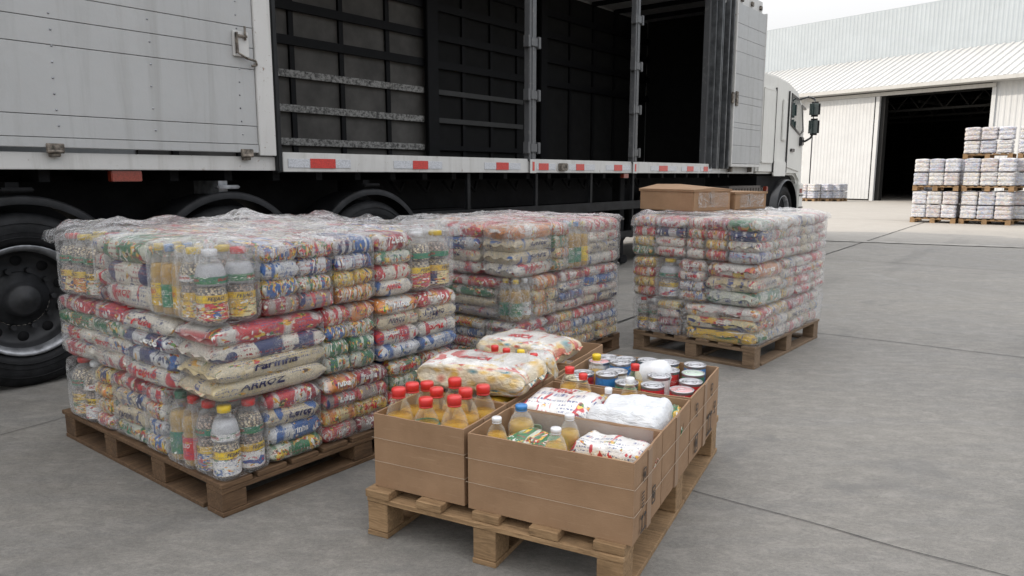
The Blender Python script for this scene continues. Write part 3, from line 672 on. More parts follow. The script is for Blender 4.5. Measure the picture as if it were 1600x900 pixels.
# ------------------------------------------------------------------ pallets
def pallet(origin, rz, W, D, H, label, wood_, slats=7, blocks=(3, 3), bottom='run', board=.022, deck=.5, name='wooden_pallet', group='wooden pallets', jitter=0.0, slatw=.10, detail=True):
    """slats run along local y (depth D), ends show on the local y=0 face"""
    p = thing(name, label, 'pallet', (origin[0], origin[1], origin[2] if len(origin) > 2 else 0), rz, group)
    rnd = random.Random(int(origin[0] * 1000))
    zs_ = H - board - .022                 # stringer boards under the slats
    for i in range(slats):
        x = (W - slatw) * i / (slats - 1)
        j = rnd.uniform(-jitter, jitter)
        MB().box(x, j, H - board, x + slatw, D + j * .5, H - rnd.uniform(0, .002), .003).build('top_board', wood_, p)
    nb, nd = blocks; bl = .145 if W < 1.25 else .16; bwid = .10 if W < 1.25 else .12
    ys = [(D - bl) * j / (nd - 1) for j in range(nd)]; xs = [(W - bwid) * i / (nb - 1) for i in range(nb)]
    for y in ys: MB().box(.001, y, zs_, W - .001, y + bl * .8, H - board - .001, .002).build('stringer_board', wood_, p)
    for y in ys:
        for x in xs: MB().box(x + .002, y + .003, .022, x + bwid - .002, y + bl * .8, zs_ - .001, .003).build('block', wood_, p)
    if bottom == 'run':
        for x in xs: MB().box(x, .0, 0, x + bwid, D, .021, .002).build('bottom_board', wood_, p)
    else:
        for x in xs: MB().box(x, bl, 0, x + bwid, D - bl, .021, .002).build('bottom_board', wood_, p)
        for y in (0, D - bl): MB().box(0, y, 0, W, y + bl * .8, .0212, .002).build('bottom_board', wood_, p)
    return p
AZ, BZ, CZ, DZ = compass(38.0), compass(38.2), compass(40.3), compass(27.0 + 90)
AO, BO, CO, DO = (-1.232, 2.927), (.031, 4.90), (1.819, 5.325), (-.589, 2.792)
pallet(AO, AZ, 1.56, 1.64, .15, 'brown weathered wooden pallet under the nearest left stack of wrapped groceries', W_OLD, 9, (3, 4), 'full', .024, slatw=.15)
pallet(BO, BZ, 1.42, 1.22, .14, 'wooden pallet mostly hidden under the middle stack of wrapped groceries', W_OLD, 8, (3, 3), 'full')
def pallet_swapped(origin, rz, W, D, H, label, wood_, **k):
    """same pallet turned a quarter: slat ends show on the local x=0 face"""
    c = toworld(origin, 0, D, rz)
    return pallet((*c, origin[2] if len(origin) > 2 else 0), rz - R(90), D, W, H, label, wood_, **k)
pallet_swapped(CO, CZ, 1.47, 1.05, .17, 'pale wooden pallet under the right stack that carries two closed cartons', W_MID, slats=6, blocks=(3, 3), bottom='full', slatw=.11)
pallet(DO, DZ, 1.085, 1.56, .20, 'light wooden pallet with thick slats under the open cardboard boxes', W_NEW, 5, (3, 3), 'run', .034, slatw=.115, jitter=.012)

# ------------------------------------------------------------------ bags, bottles, films (shared meshes)
def spow(a, e): return math.copysign(abs(a) ** e, a)
def bag_surf(seed, soft=.42, rough_=1.0):
    def S(u, v, lift=0.0):
        x = 2 * u - 1
        tk = max(0.0, 1 - abs(x) ** 8) ** .5
        wf = 1 - .10 * abs(x) ** 6 - .02 * (1 - x * x)
        th = 2 * math.pi * v; c, s = math.cos(th), math.sin(th)
        y = spow(c, soft) * wf; z = spow(s, .62) * tk
        n1 = noise.noise((u * 3.1 + seed, math.cos(th) * 1.3, math.sin(th) * 1.3 + seed)) * rough_
        n2 = noise.noise((u * 9 + seed * 2, math.cos(th) * 3.5, math.sin(th) * 3.5 - seed)) * rough_
        k = 1 + .08 * n1 + .05 * n2 + lift
        end = abs(x) ** 14
        y *= k + end * .06 * noise.noise((v * 20, seed, 1)); z = z * (k + .05 * n1) + end * .10 * noise.noise((y * 4, seed, x))
        return Vector((x * .5 * (1 + .015 * n1), y * .5, z * .5))
    return S
def bag_mesh(seed, nu=26, nv=28, soft=.42, rough_=1.0, fin=True):
    S = bag_surf(seed, soft, rough_); vs, fs, uvs = [], [], []
    us = [.5 - .5 * math.cos(math.pi * i / nu) * (1 if 0 < i < nu else 1) for i in range(nu + 1)]
    for u in us:
        for j in range(nv): vs.append(S(u, j / nv))
    for i in range(nu):
        for j in range(nv):
            a, b = i * nv + j, i * nv + (j + 1) % nv; fs.append((a, a + nv, b + nv, b)); uvs.append(((us[i], j / nv), (us[i + 1], j / nv), (us[i + 1], (j + 1) / nv), (us[i], (j + 1) / nv)))
    if fin:                                 # crimped end seams
        for e, u in ((0, us[0]), (1, us[-1])):
            base = len(vs); K = 9
            for k in range(K):
                yy = (k / (K - 1) - .5) * .86; zz = .10 * noise.noise((yy * 4, seed, (-1, 1)[e]))
                vs.append(Vector(((-.5, .5)[e], yy, zz + .02 * math.sin(k * 2.5)))); vs.append(Vector(((-.528, .528)[e], yy * 1.02, zz + .10 * math.sin(k * 1.9 + seed))))
            for k in range(K - 1):
                a = base + 2 * k; fs.append((a, a + 1, a + 3, a + 2)); uvs.append(((u, .1), (u, .12), (u, .2), (u, .2)))
    me = bpy.data.meshes.new('bag'); me.from_pydata(vs, [], fs); me.materials.append(None)
    uvl = me.uv_layers.new(name='UVMap'); k = 0
    for f in uvs:
        for q in f: uvl.data[k].uv = q; k += 1
    me.polygons.foreach_set('use_smooth', [True] * len(me.polygons)); return me
BAG_ME = [bag_mesh(i * 3.7 + 1) for i in range(7)]
BAG_SF = [bag_surf(i * 3.7 + 1) for i in range(7)]

_txt = {}
def text_mesh(s, bold=True):
    if s in _txt: return _txt[s]
    cu = bpy.data.curves.new('lettering', 'FONT'); cu.body = s; cu.align_x = 'CENTER'; cu.align_y = 'CENTER'; cu.size = 1; cu.offset = .02 if bold else 0; cu.resolution_u = 2; cu.shear = .25
    o = bpy.data.objects.new('lettering', cu); col.objects.link(o)
    dg = bpy.context.evaluated_depsgraph_get(); me = bpy.data.meshes.new_from_object(o.evaluated_get(dg))
    bpy.data.objects.remove(o); bpy.data.curves.remove(cu)
    b = bmesh.new(); b.from_mesh(me); bmesh.ops.triangulate(b, faces=b.faces)
    for _ in range(2):
        es = [e for e in b.edges if e.calc_length() > .22]
        if es: bmesh.ops.subdivide_edges(b, edges=es, cuts=1)
        bmesh.ops.triangulate(b, faces=[f for f in b.faces if len(f.verts) > 3])
    b.to_mesh(me); b.free()
    vs = [v.co.copy() for v in me.vertices]; fs = [tuple(p.vertices) for p in me.polygons]; wd = max(v.x for v in vs) - min(v.x for v in vs)
    bpy.data.meshes.remove(me); _txt[s] = (vs, fs, wd); return _txt[s]
_bl = {}
def bag_lettering(k, word, u0, u1, vc, vh, mat, parent):
    key = (k, word, u0, u1, vc, vh)
    if key not in _bl:
        vs, fs, wd = text_mesh(word); S = BAG_SF[k]; out = []
        for v in vs: out.append(S((u0 + u1) / 2 + v.x / wd * (u1 - u0), vc - v.y * vh, .045))
        me = bpy.data.meshes.new('lettering'); me.from_pydata(out, [], fs); me.materials.append(None); _bl[key] = me
    o = put(_bl[key], 'lettering', parent); setmat(o, mat); return o
def setmat(o, m, i=0):
    o.material_slots[i].link = 'OBJECT'; o.material_slots[i].material = m
WORDS = ['ARROZ', 'Arroz', 'FEIJAO', 'Farinha', 'ACUCAR', 'Macarrao', 'Fuba', 'CAFE', 'Leite', 'SAL']

def film_mesh(levels, seed, nt=56, nph=32, e=.22):
    vs, fs = [], []
    for i in range(nph + 1):
        ph = -math.pi / 2 + math.pi * i / nph; cz, sz = math.cos(ph), math.sin(ph)
        for j in range(nt):
            th = 2 * math.pi * j / nt; c, s = math.cos(th), math.sin(th)
            x, y, z = spow(cz, e) * spow(c, e), spow(cz, e) * spow(s, e), spow(sz, e)
            k = 1 + .012 * noise.noise((x * 2 + seed, y * 2, z * 2)) + .012 * noise.noise((x * 6, y * 6 + seed, z * 6))
            if levels: k -= .022 * (abs(math.cos(math.pi * levels * (z + 1) / 2)) ** 6)
            vs.append((x * .5 * k, y * .5 * k, z * .5 * (1 + .01 * noise.noise((x * 3, y * 3, seed)))))
    for i in range(nph):
        for j in range(nt):
            a, b = i * nt + j, i * nt + (j + 1) % nt; fs.append((a, b, b + nt, a + nt))
    me = bpy.data.meshes.new('shrink_film'); me.from_pydata(vs, [], fs); me.materials.append(FILM_BUNDLE)
    me.polygons.foreach_set('use_smooth', [True] * len(me.polygons)); return me
FILM_ME = {n: [film_mesh(n, q * 5.1 + n) for q in range(2)] for n in (0, 3, 4)}

def lathe_me(name, prof, seg=28, mat=None, smooth=True):
    me = MB().lathe(prof, seg, smooth=smooth).mesh(name, mat)
    # uv: u round, v up
    uvl = me.uv_layers.new(name='UVMap'); zmin, zmax = min(v.co.z for v in me.vertices), max(v.co.z for v in me.vertices)
    for p in me.polygons:
        us = []
        for li in p.loop_indices:
            v = me.vertices[me.loops[li].vertex_index].co; us.append(math.atan2(v.y, v.x) / (2 * math.pi) + .5)
        if max(us) - min(us) > .5: us = [u + 1 if u < .5 else u for u in us]
        for li, u in zip(p.loop_indices, us): uvl.data[li].uv = (u * 1.0, (me.vertices[me.loops[li].vertex_index].co.z - zmin) / max(1e-6, zmax - zmin) * .5)
    return me
def cyl_lettering(word, r, z, h, ang, span, mat, parent):
    key = ('c', word, r, z, h, ang, span)
    if key not in _bl:
        vs, fs, wd = text_mesh(word); out = []
        for v in vs:
            a = ang + v.x / wd * span; out.append((r * math.cos(a), r * math.sin(a), z + v.y * h))
        me = bpy.data.meshes.new('lettering'); me.from_pydata(out, [], fs); me.materials.append(None); _bl[key] = me
    o = put(_bl[key], 'lettering', parent); setmat(o, mat); return o

# big PET bottle / jar, unit metres, height .33
JAR_BODY = lathe_me('bottle', [(.0001, 0), (.05, 0), (.062, .01), (.066, .03), (.066, .13), (.060, .145), (.060, .16), (.067, .18), (.067, .215), (.060, .245), (.045, .275), (.028, .292), (.026, .305)], 32, PET)
JAR_FILL = lathe_me('contents', [(.0001, .004), (.048, .004), (.060, .014), (.063, .03), (.063, .13), (.057, .147), (.057, .16), (.0001, .165)], 28, [None])
JAR_FILL2 = lathe_me('contents', [(.0001, .17), (.060, .172), (.0645, .185), (.0645, .215), (.058, .243), (.050, .260), (.0001, .262)], 28, [None])
JAR_LAB1 = lathe_me('label', [(.0672, .098), (.0674, .132)], 36, [None])
JAR_LAB2 = lathe_me('label', [(.0682, .182), (.0682, .213)], 36, [None])
JAR_LAB3 = lathe_me('label', [(.0674, .02), (.0674, .095)], 36, [None])
CAP_BIG = lathe_me('cap', [(.029, .300), (.033, .302), (.034, .324), (.031, .330), (.0001, .331)], 24, [None])
BOT_BODY = lathe_me('bottle', [(.0001, 0), (.036, 0), (.046, .008), (.048, .03), (.048, .15), (.044, .16), (.048, .172), (.048, .20), (.045, .22), (.034, .262), (.020, .288), (.0165, .296), (.0165, .305)], 30, PET)
BOT_FILL = lathe_me('contents', [(.0001, .004), (.034, .004), (.044, .012), (.0455, .03), (.0455, .15), (.042, .16), (.0455, .172), (.0455, .20), (.0435, .218), (.0385, .234), (.0001, .2342)], 28, [OIL])
BOT_LAB = lathe_me('label', [(.0488, .04), (.0490, .145)], 32, [None])
CAP_SM = MB().lathe([(.0165, .296), (.0215, .2935), (.0215, .297), (.0190, .2985), (.0218, .300), (.0225, .320), (.0205, .326), (.0001, .327)], 26).mesh('cap', [None])

def bottle(parent, kind, loc, scale, rnd, name='bottle', cap=None, lab=None, turn=None):
    """bottle part (or thing when parent is None) with its contents, label and cap as children"""
    turn = rnd.uniform(0, 6.28) if turn is None else turn
    if kind == 'jar':
        b = put(JAR_BODY, name, parent, loc, turn, scale)
        setmat(put(JAR_FILL, 'contents', b), rnd.choice([BEANS, BEANS, NUTS]))
        setmat(put(JAR_FILL2, 'contents', b), rnd.choice([BEANS, NUTS, P_GREY]))
        setmat(put(JAR_LAB1, 'label', b), lab or L_YEL); setmat(put(JAR_LAB2, 'label', b), rnd.choice([L_WHITE, L_GREEN, L_GREEN]))
        if rnd.random() < .8: setmat(put(JAR_LAB3, 'label', b), rnd.choice([BAGS['mixed'], BAGS['pasta'], L_WHITE]))
        setmat(put(CAP_BIG, 'cap', b), cap or rnd.choice([P_RED, P_RED, P_WHITE, P_YEL]))
        for a in (0, 2.1, 4.2): cyl_lettering('FEIJAO', .0685, .115, .022, a, 1.1, TXT_K, b); cyl_lettering('SALADA', .0690, .198, .017, a + .6, .9, TXT_R, b)
    else:
        b = put(BOT_BODY, name, parent, loc, turn, scale)
        put(BOT_FILL, 'contents', b)
        l_ = lab or rnd.choice([L_GREEN, L_RED, L_YEL, L_WHITE])
        if l_ != 'none':
            setmat(put(BOT_LAB, 'label', b), l_)
            for a in (0, 2.1, 4.2): cyl_lettering('OLEO', .0498, .105, .028, a, 1.0, TXT_W if l_ in (L_GREEN, L_RED) else TXT_R, b)
        setmat(put(CAP_SM, 'cap', b), cap or rnd.choice([P_RED, P_GRN, P_YEL, P_WHITE]))
    return b

ORD = ['first', 'second', 'third', 'fourth', 'fifth', 'sixth']
def bundle(stack, origin, rz0, box, face, kind, label, rnd, group, levels=4, across=1, mats=('rice',), pal=None):
    """one shrink-wrapped bundle standing in a stack; box in stack coordinates; face R = outward -y, L = outward -x"""
    x0, y0, z0, x1, y1, z1 = box
    rot = 0.0 if face == 'R' else R(-90)
    W_, D_ = (x1 - x0, y1 - y0) if face == 'R' else (y1 - y0, x1 - x0)
    W_ -= .012
    H_ = z1 - z0
    jx, jy = rnd.uniform(-.010, .010), rnd.uniform(-.010, .010)
    c = toworld(origin, (x0 + x1) / 2 + jx, (y0 + y1) / 2 + jy, rz0)
    root = thing({'bags': 'wrapped_bag_bundle', 'jars': 'wrapped_jar_bundle', 'bottles': 'wrapped_bottle_bundle'}[kind], label, 'bundle', (c[0], c[1], z0), rz0 + rot + R(rnd.uniform(-2.6, 2.6)), group)
    g = .004
    if kind == 'bags':
        hh = (H_ - .006) / levels
        for lv in range(levels):
            ww = W_ / across
            for q in range(across):
                k = rnd.randrange(7)
                dx = rnd.uniform(-.004, .004)
                o = put(BAG_ME[k], 'bag', root, (-W_ / 2 + ww * (q + .5) + dx, rnd.uniform(-.005, .005), hh * (lv + .5)), R(rnd.uniform(-2, 2)), (ww * 1.0, D_ * (.97 + rnd.uniform(-.02, .02)), hh * 1.26))
                mk = mats[(lv if len(mats) == levels else rnd.randrange(len(mats))) % len(mats)]
                setmat(o, BAGS[mk])
                if rnd.random() < .55 and ww > .2:
                    bag_lettering(k, WORDS[(k * 3 + lv) % len(WORDS)], .18 + .1 * (k % 3), .58 + .1 * (k % 3), .485, .055, {'red': TXT_W, 'blue': TXT_W, 'dark': TXT_W, 'cream': TXT_K, 'green': TXT_G}.get(mk, TXT_R), o)
    else:
        r_ = .134 if kind == 'jars' else .097
        nx, ny = max(1, round(W_ / r_)), max(1, round(D_ / r_))
        ny = min(ny, 2)
        s_ = ((W_ - .004) / nx / r_)
        for i in range(nx):
            for j in range(ny):
                bottle(root, 'jar' if kind == 'jars' else 'pet', (-W_ / 2 + W_ / nx * (i + .5), -D_ / 2 + r_ * s_ * (j + .5), .003), (s_, s_, (H_ - .008) / (.331 if kind == 'jars' else .324)), rnd,
                       cap=(pal[i % len(pal)][0] if pal else None), lab=(pal[i % len(pal)][1] if pal else None), turn=(rnd.uniform(-.3, .3) - 1.57))
    put(rnd.choice(FILM_ME[levels if kind == 'bags' and levels in (3, 4) else 0]), 'shrink_film', root, (0, 0, H_ / 2), 0, (W_ + .012, D_ + .014, H_ + .008))
    return root

def stack(name, origin, rz, zs, layers, seed, W, D):
    """layers: (right cells, left cells); a cell = (a, b, depth, kind, dict)"""
    rnd = random.Random(seed); gname = 'shrink-wrapped grocery bundles of the %s stack' % name
    lname = ['bottom', 'middle', 'top']
    for li, (rc, lc) in enumerate(layers):
        z0, z1 = zs[li], zs[li + 1] - .013
        for side, cells in (('R', rc), ('L', lc)):
            for ci, (a, b, dep, kind, kw) in enumerate(cells):
                kw = dict(kw); look = kw.pop('look', {'bags': 'wrapped printed bags', 'jars': 'wrapped plastic jars', 'bottles': 'wrapped oil bottles'}[kind]); off = kw.pop('off', 0.0)
                if side == 'R': bx_ = (a, off, z0, b, dep, z1)
                else: bx_ = (off, a, z0, dep, b, z1)
                sd_ = {'R': 'right', 'L': 'left'}[side]
                if side == 'R' and ci == 0: lab = '%s at front corner of the %s stack, %s layer' % (look, name, lname[li])
                else: lab = '%s, %s layer of %s stack, %s from corner on %s side' % (look, lname[li], name, ORD[ci - 1 if side == 'R' else ci], sd_)
                bundle(name, origin, rz, bx_, side, kind, lab, rnd, gname, **kw)
    # bundles inside the top layer, seen from above through the film
    nx, ny = 3, 3; x0, y0 = .36, .36
    z0, z1 = zs[-2], zs[-1] - .012
    for i in range(nx):
        for j in range(ny):
            bx_ = (x0 + (W - x0) * i / nx, y0 + (D - y0) * j / ny, z0, x0 + (W - x0) * (i + 1) / nx, y0 + (D - y0) * (j + 1) / ny, z1)
            bundle(name, origin, rz, bx_, 'R', 'bags', 'wrapped bags under film atop the %s stack, %s row back, %s across' % (name, ORD[j], ORD[i]), rnd, gname, levels=4, across=1, mats=rnd.choice([('red', 'rice'), ('rice', 'mixed'), ('red', 'mixed')]))

b_ = lambda a, b, dep=.36, levels=4, across=1, mats=('rice', 'red'), **k: (a, b, dep, 'bags', dict(levels=levels, across=across, mats=mats, **k))
j_ = lambda a, b, dep=.28, **k: (a, b, dep, 'jars', dict(**k))
o_ = lambda a, b, dep=.2, pal=None, **k: (a, b, dep, 'bottles', dict(pal=pal, **k))
# nearest left stack
stack('nearest', AO, AZ, [.152, .492, .832, 1.165], [
    ([j_(.0, .25, .22, look='yellow labelled bean jars'), b_(.255, .55, levels=4, mats=('green', 'blue', 'cream', 'red'), look='red cream blue bags'), b_(.56, .98, levels=4, across=2, mats=('dark', 'pasta', 'dark', 'red'), look='dark bean bags'), b_(.985, 1.48, levels=4, across=2, mats=('mixed', 'dark', 'green'))],
     [o_(.225, .47, .14, pal=[(P_RED, L_RED), (P_GRN, L_GREEN)][::-1], look='red and green bottles'), b_(.475, .66, levels=4, mats=('mixed', 'blue', 'mixed', 'red')), b_(.665, 1.02, levels=4, mats=('green', 'cream', 'cream', 'red'), look='cream and red bags'), b_(1.025, 1.2, levels=4, mats=('mixed', 'pasta')), j_(1.21, 1.52, look='dim grain jars')]),
    ([b_(0, .585, .33, levels=4, mats=('cream', 'cream', 'rice', 'red'), look='long rice bags'), b_(.59, .90, across=2, mats=('green', 'green', 'mixed', 'red'), look='green and yellow bags'), b_(.905, 1.50, levels=4, across=2, mats=('blue', 'rice', 'cream', 'red'), look='long blue white bags')],
     [b_(.335, .80, levels=4, mats=('rice', 'blue', 'blue', 'rice'), look='blue printed bags'), b_(.805, 1.58, levels=4, across=2, mats=('rice', 'rice', 'green', 'red'), look='red topped rice bags')]),
    ([j_(-.01, .26, .24, look='yellow banded bean jars'), b_(.265, .65, levels=4, across=2, mats=('dark', 'mixed', 'blue', 'mixed'), look='round mixed bags'), b_(.655, .90, levels=4, across=2, mats=('mixed', 'pasta', 'blue', 'blue'), look='blue and orange bags'), b_(.905, 1.16, levels=4, mats=('rice', 'rice', 'green', 'red'), look='red and white bags'), j_(1.165, 1.48, look='dark labelled jars')],
     [o_(.245, .52, .2, pal=[(P_YEL, L_YEL), (P_BLUE, L_GREEN)], look='yellow and green bottles'), b_(.525, .97, levels=3, mats=('rice', 'rice', 'green'), look='white and green bags'), b_(.975, 1.06, levels=4, mats=('dark', 'rice')), j_(1.07, 1.50, look='yellow labelled jars')]),
], 11, 1.5, 1.6)
# middle stack
stack('middle', BO, BZ, [.142, .445, .752, 1.115], [
    ([b_(0, .40, .30, mats=('rice', 'red', 'dark')), b_(.405, .72, across=2, mats=('mixed', 'green', 'red')), b_(.725, 1.05, across=2, mats=('pasta', 'mixed', 'blue', 'red')), b_(1.055, 1.38, across=2, mats=('pasta', 'pasta', 'blue', 'red'), look='yellow and blue bags')],
     [b_(.305, .62, mats=('blue', 'mixed')), b_(.625, 1.18, across=2, mats=('dark', 'blue'))]),
    ([o_(0, .2, .2, pal=[(P_YEL, L_GREEN), (P_WHITE, L_WHITE)]), b_(.205, .50, levels=3, across=2, mats=('mixed', 'pasta', 'red')), b_(.505, .86, mats=('rice', 'blue', 'rice', 'red'), look='white and red bags'), b_(.865, 1.38, across=2, mats=('cream', 'rice', 'blue', 'red'), look='pale red topped bags')],
     [b_(.205, .72, mats=('dark', 'cream', 'green', 'red'), look='long dark red bags'), b_(.725, 1.18, mats=('rice', 'blue', 'blue', 'red'))]),
    ([b_(0, .45, .31, mats=('rice', 'cream', 'cream', 'red'), look='long red topped bags'), b_(.455, .64, mats=('mixed', 'pasta', 'green', 'red')), o_(.645, .93, .2, pal=[(P_GRN, L_GREEN), (P_BLUE, L_GREEN), (P_YEL, L_YEL)], look='green oil bottles'), b_(.935, 1.40, across=2, mats=('rice', 'cream', 'rice', 'red'), look='white bags topped red')],
     [b_(.315, .72, mats=('rice', 'cream', 'blue', 'red'), look='long rice bags'), b_(.725, 1.18, mats=('rice', 'red'))]),
], 23, 1.38, 1.18)
# right stack
stack('right', CO, CZ, [.172, .462, .80, 1.13], [
    ([b_(0, .30, .62, levels=3, mats=('green', 'pasta', 'red'), look='long red topped bags'), b_(.305, .66, levels=3, across=2, mats=('mixed', 'rice')), b_(.665, 1.08, levels=3, across=2, mats=('rice', 'cream', 'red')), b_(1.085, 1.44, levels=3, across=2, mats=('rice', 'cream'))],
     [b_(.625, .83, levels=4, across=1, mats=('rice', 'pasta', 'dark')), j_(.835, 1.05, look='dim brown jars')]),
    ([b_(0, .55, .42, levels=3, mats=('green', 'cream', 'red'), look='long rice bags'), b_(.555, .80, levels=4, across=2, mats=('pasta', 'mixed', 'rice')), b_(.805, 1.16, levels=4, mats=('rice', 'rice', 'red')), b_(1.165, 1.5, levels=4, mats=('rice', 'rice', 'mixed', 'red'))],
     [b_(.425, .66, levels=4, mats=('mixed', 'blue', 'rice', 'red')), j_(.665, .86, look='green labelled jars'), b_(.865, 1.07, levels=4, mats=('red', 'pasta', 'red', 'mixed'))]),
    ([b_(-.01, .30, .26, levels=4, mats=('blue', 'rice', 'dark', 'green'), look='small round bags'), b_(.305, .56, levels=4, across=2, mats=('rice', 'mixed')), b_(.565, .86, levels=4, across=2, mats=('rice', 'rice', 'mixed')), b_(.865, 1.18, levels=4, across=2, mats=('rice', 'rice', 'cream')), b_(1.185, 1.52, levels=4, mats=('rice', 'rice', 'cream'), look='pale rice bags')],
     [b_(.265, .44, levels=4, across=1, mats=('green', 'red', 'mixed')), b_(.445, .60, levels=4, mats=('rice', 'mixed')), b_(.605, .88, levels=4, mats=('rice', 'rice', 'blue', 'red'), look='white red printed bags'), b_(.885, 1.08, levels=4, mats=('green', 'green', 'red', 'mixed'), look='green printed bags')]),
], 37, 1.5, 1.06)

# loose film sheets over the stacks and stretch wrap round them
def top_film(origin, rz, W, D, z, label, seed, crests=(), drape=.10, n=110):
    vs, fs = [], []; N = n
    def prof(t, size):               # t in [-.12, 1.12] -> (pos, drop)
        e = .12
        if t < 0: return -.012 - .012 * math.sin(min(1, -t / e) * 2), -t / e
        if t > 1: return size + .012 + .012 * math.sin(min(1, (t - 1) / e) * 2), (t - 1) / e
        return -.01 + (size + .02) * t, 0.0
    for i in range(N + 1):
        for j in range(N + 1):
            u, v = -.12 + 1.24 * i / N, -.12 + 1.24 * j / N
            x, dx = prof(u, W); y, dy = prof(v, D)
            p = Vector((x * 2.2 + seed, y * 2.2, seed))
            rid = 1 - abs(noise.noise(p * 1.7 + Vector((noise.noise(p * 2), 0, 0)))) * 2.4
            rid2 = 1 - abs(noise.noise((x * 11 + y * 4, y * 9 - x * 3, seed))) * 2.2
            h = .010 * noise.noise(p * 2) + .017 * max(0, rid) ** 3 + .007 * max(0, rid2) ** 2
            for cx_, cy_, cw, chh in crests:
                dd = ((x - cx_) ** 2 + (y - cy_) ** 2) ** .5
                h += chh * math.exp(-(dd / cw) ** 2) * (.6 + .8 * abs(noise.noise((x * 9, y * 9, seed + 4))))
            edge_n = 1 + 1.5 * noise.noise((x * 4, y * 4, seed + 9))
            dd_ = max(dx, dy); r_ = 1 - math.cos(min(1, dd_ * 2.2) * math.pi / 2) if dd_ < .45 else 1
            drop = drape * edge_n * (dd_ ** 1.1 if dd_ > 0 else 0)
            mu, mv = min(u, 1 - u), min(v, 1 - v)
            rnd_ = .022 * math.exp(-max(0, min(mu, mv)) / .035)
            puff = .006 * noise.noise((x * 13, y * 13, drop * 25)) * (1 if dd_ > 0 else 0)
            if dd_ > 0:
                x += puff; y += puff
            vs.append((x, y, z + .012 + h * (1 - min(1, dd_)) - drop - rnd_ * 1.0))
    for i in range(N):
        for j in range(N):
            a = i * (N + 1) + j; fs.append((a, a + N + 1, a + N + 2, a + 1))
    o = mobj('loose_film_sheet', vs, fs, FILM_TOP, None, True, (*origin, 0), rz); tag(o, label, 'plastic film', 'film sheets over the stacks'); return o
top_film(AO, AZ, 1.5, 1.58, 1.165, 'crumpled clear film sheet draped over the nearest left stack', 3.3, [(.25, 1.35, .10, .06), (.05, 1.42, .06, .05), (.9, 1.2, .12, .07), (1.3, 1.0, .10, .05), (1.45, .7, .07, .05), (.12, .05, .09, .025), (.6, 1.5, .1, .05)], .035)
top_film(BO, BZ, 1.38, 1.18, 1.115, 'crumpled clear film sheet draped over the middle stack', 8.1, [(.2, 1.1, .08, .03), (.8, .6, .10, .03), (.3, .5, .1, .03)], .035)
top_film(CO, CZ, 1.5, 1.06, 1.13, 'milky film sheet draped over the right stack under two cartons', 14.9, [(1.4, .3, .09, .03), (.05, 1.0, .06, .035)], .06)

def wrap(origin, rz, W, D, zs, label, seed, out=.016):
    rx, n, m = .05, 220, 70; vs, fs = [], []; per = 2 * (W + D)
    def pt(s):
        s = s % per
        if s < W: return s, 0, 0, -1
        s -= W
        if s < D: return W, s, 1, 0
        s -= D
        if s < W: return W - s, D, 0, 1
        s -= W
        return 0, D - s, -1, 0
    z0, z1 = zs[0] + .005, zs[-1] - .02
    for i in range(m + 1):
        z = z0 + (z1 - z0) * i / m
        pinch = sum(math.exp(-((z - q) / .016) ** 2) for q in zs[1:-1])
        for j in range(n):
            s = per * j / n; x, y, nx_, ny_ = pt(s)
            cx_, cy_ = min(max(x, rx), W - rx), min(max(y, rx), D - rx)
            d = Vector((x - cx_, y - cy_, 0))
            if d.length > rx: d = d.normalized() * rx
            x, y = cx_ + d.x, cy_ + d.y
            nn = d.normalized() if d.length > 1e-6 else Vector((nx_, ny_, 0))
            o_f = out + .008 * noise.noise((s * 5 + seed, z * 9, 0)) + .005 * noise.noise((s * 19, z * 24, seed)) - .022 * pinch
            vs.append((x + nn.x * o_f, y + nn.y * o_f, z + .006 * noise.noise((s * 4, z, seed))))
    for i in range(m):
        for j in range(n):
            a, b = i * n + j, i * n + (j + 1) % n; fs.append((a, b, b + n, a + n))
    o = mobj('stretch_wrap', vs, fs, FILM_WRAP, None, True, (*origin, 0), rz); tag(o, label, 'plastic film', 'stretch wrap round the stacks')
wrap(BO, BZ, 1.39, 1.18, [.142, .445, .752, 1.115], 'clear stretch wrap round the sides of the middle stack', 2)
wrap(CO, CZ, 1.50, 1.06, [.172, .462, .80, 1.13], 'wrinkled clear stretch wrap round the sides of the right stack', 6)

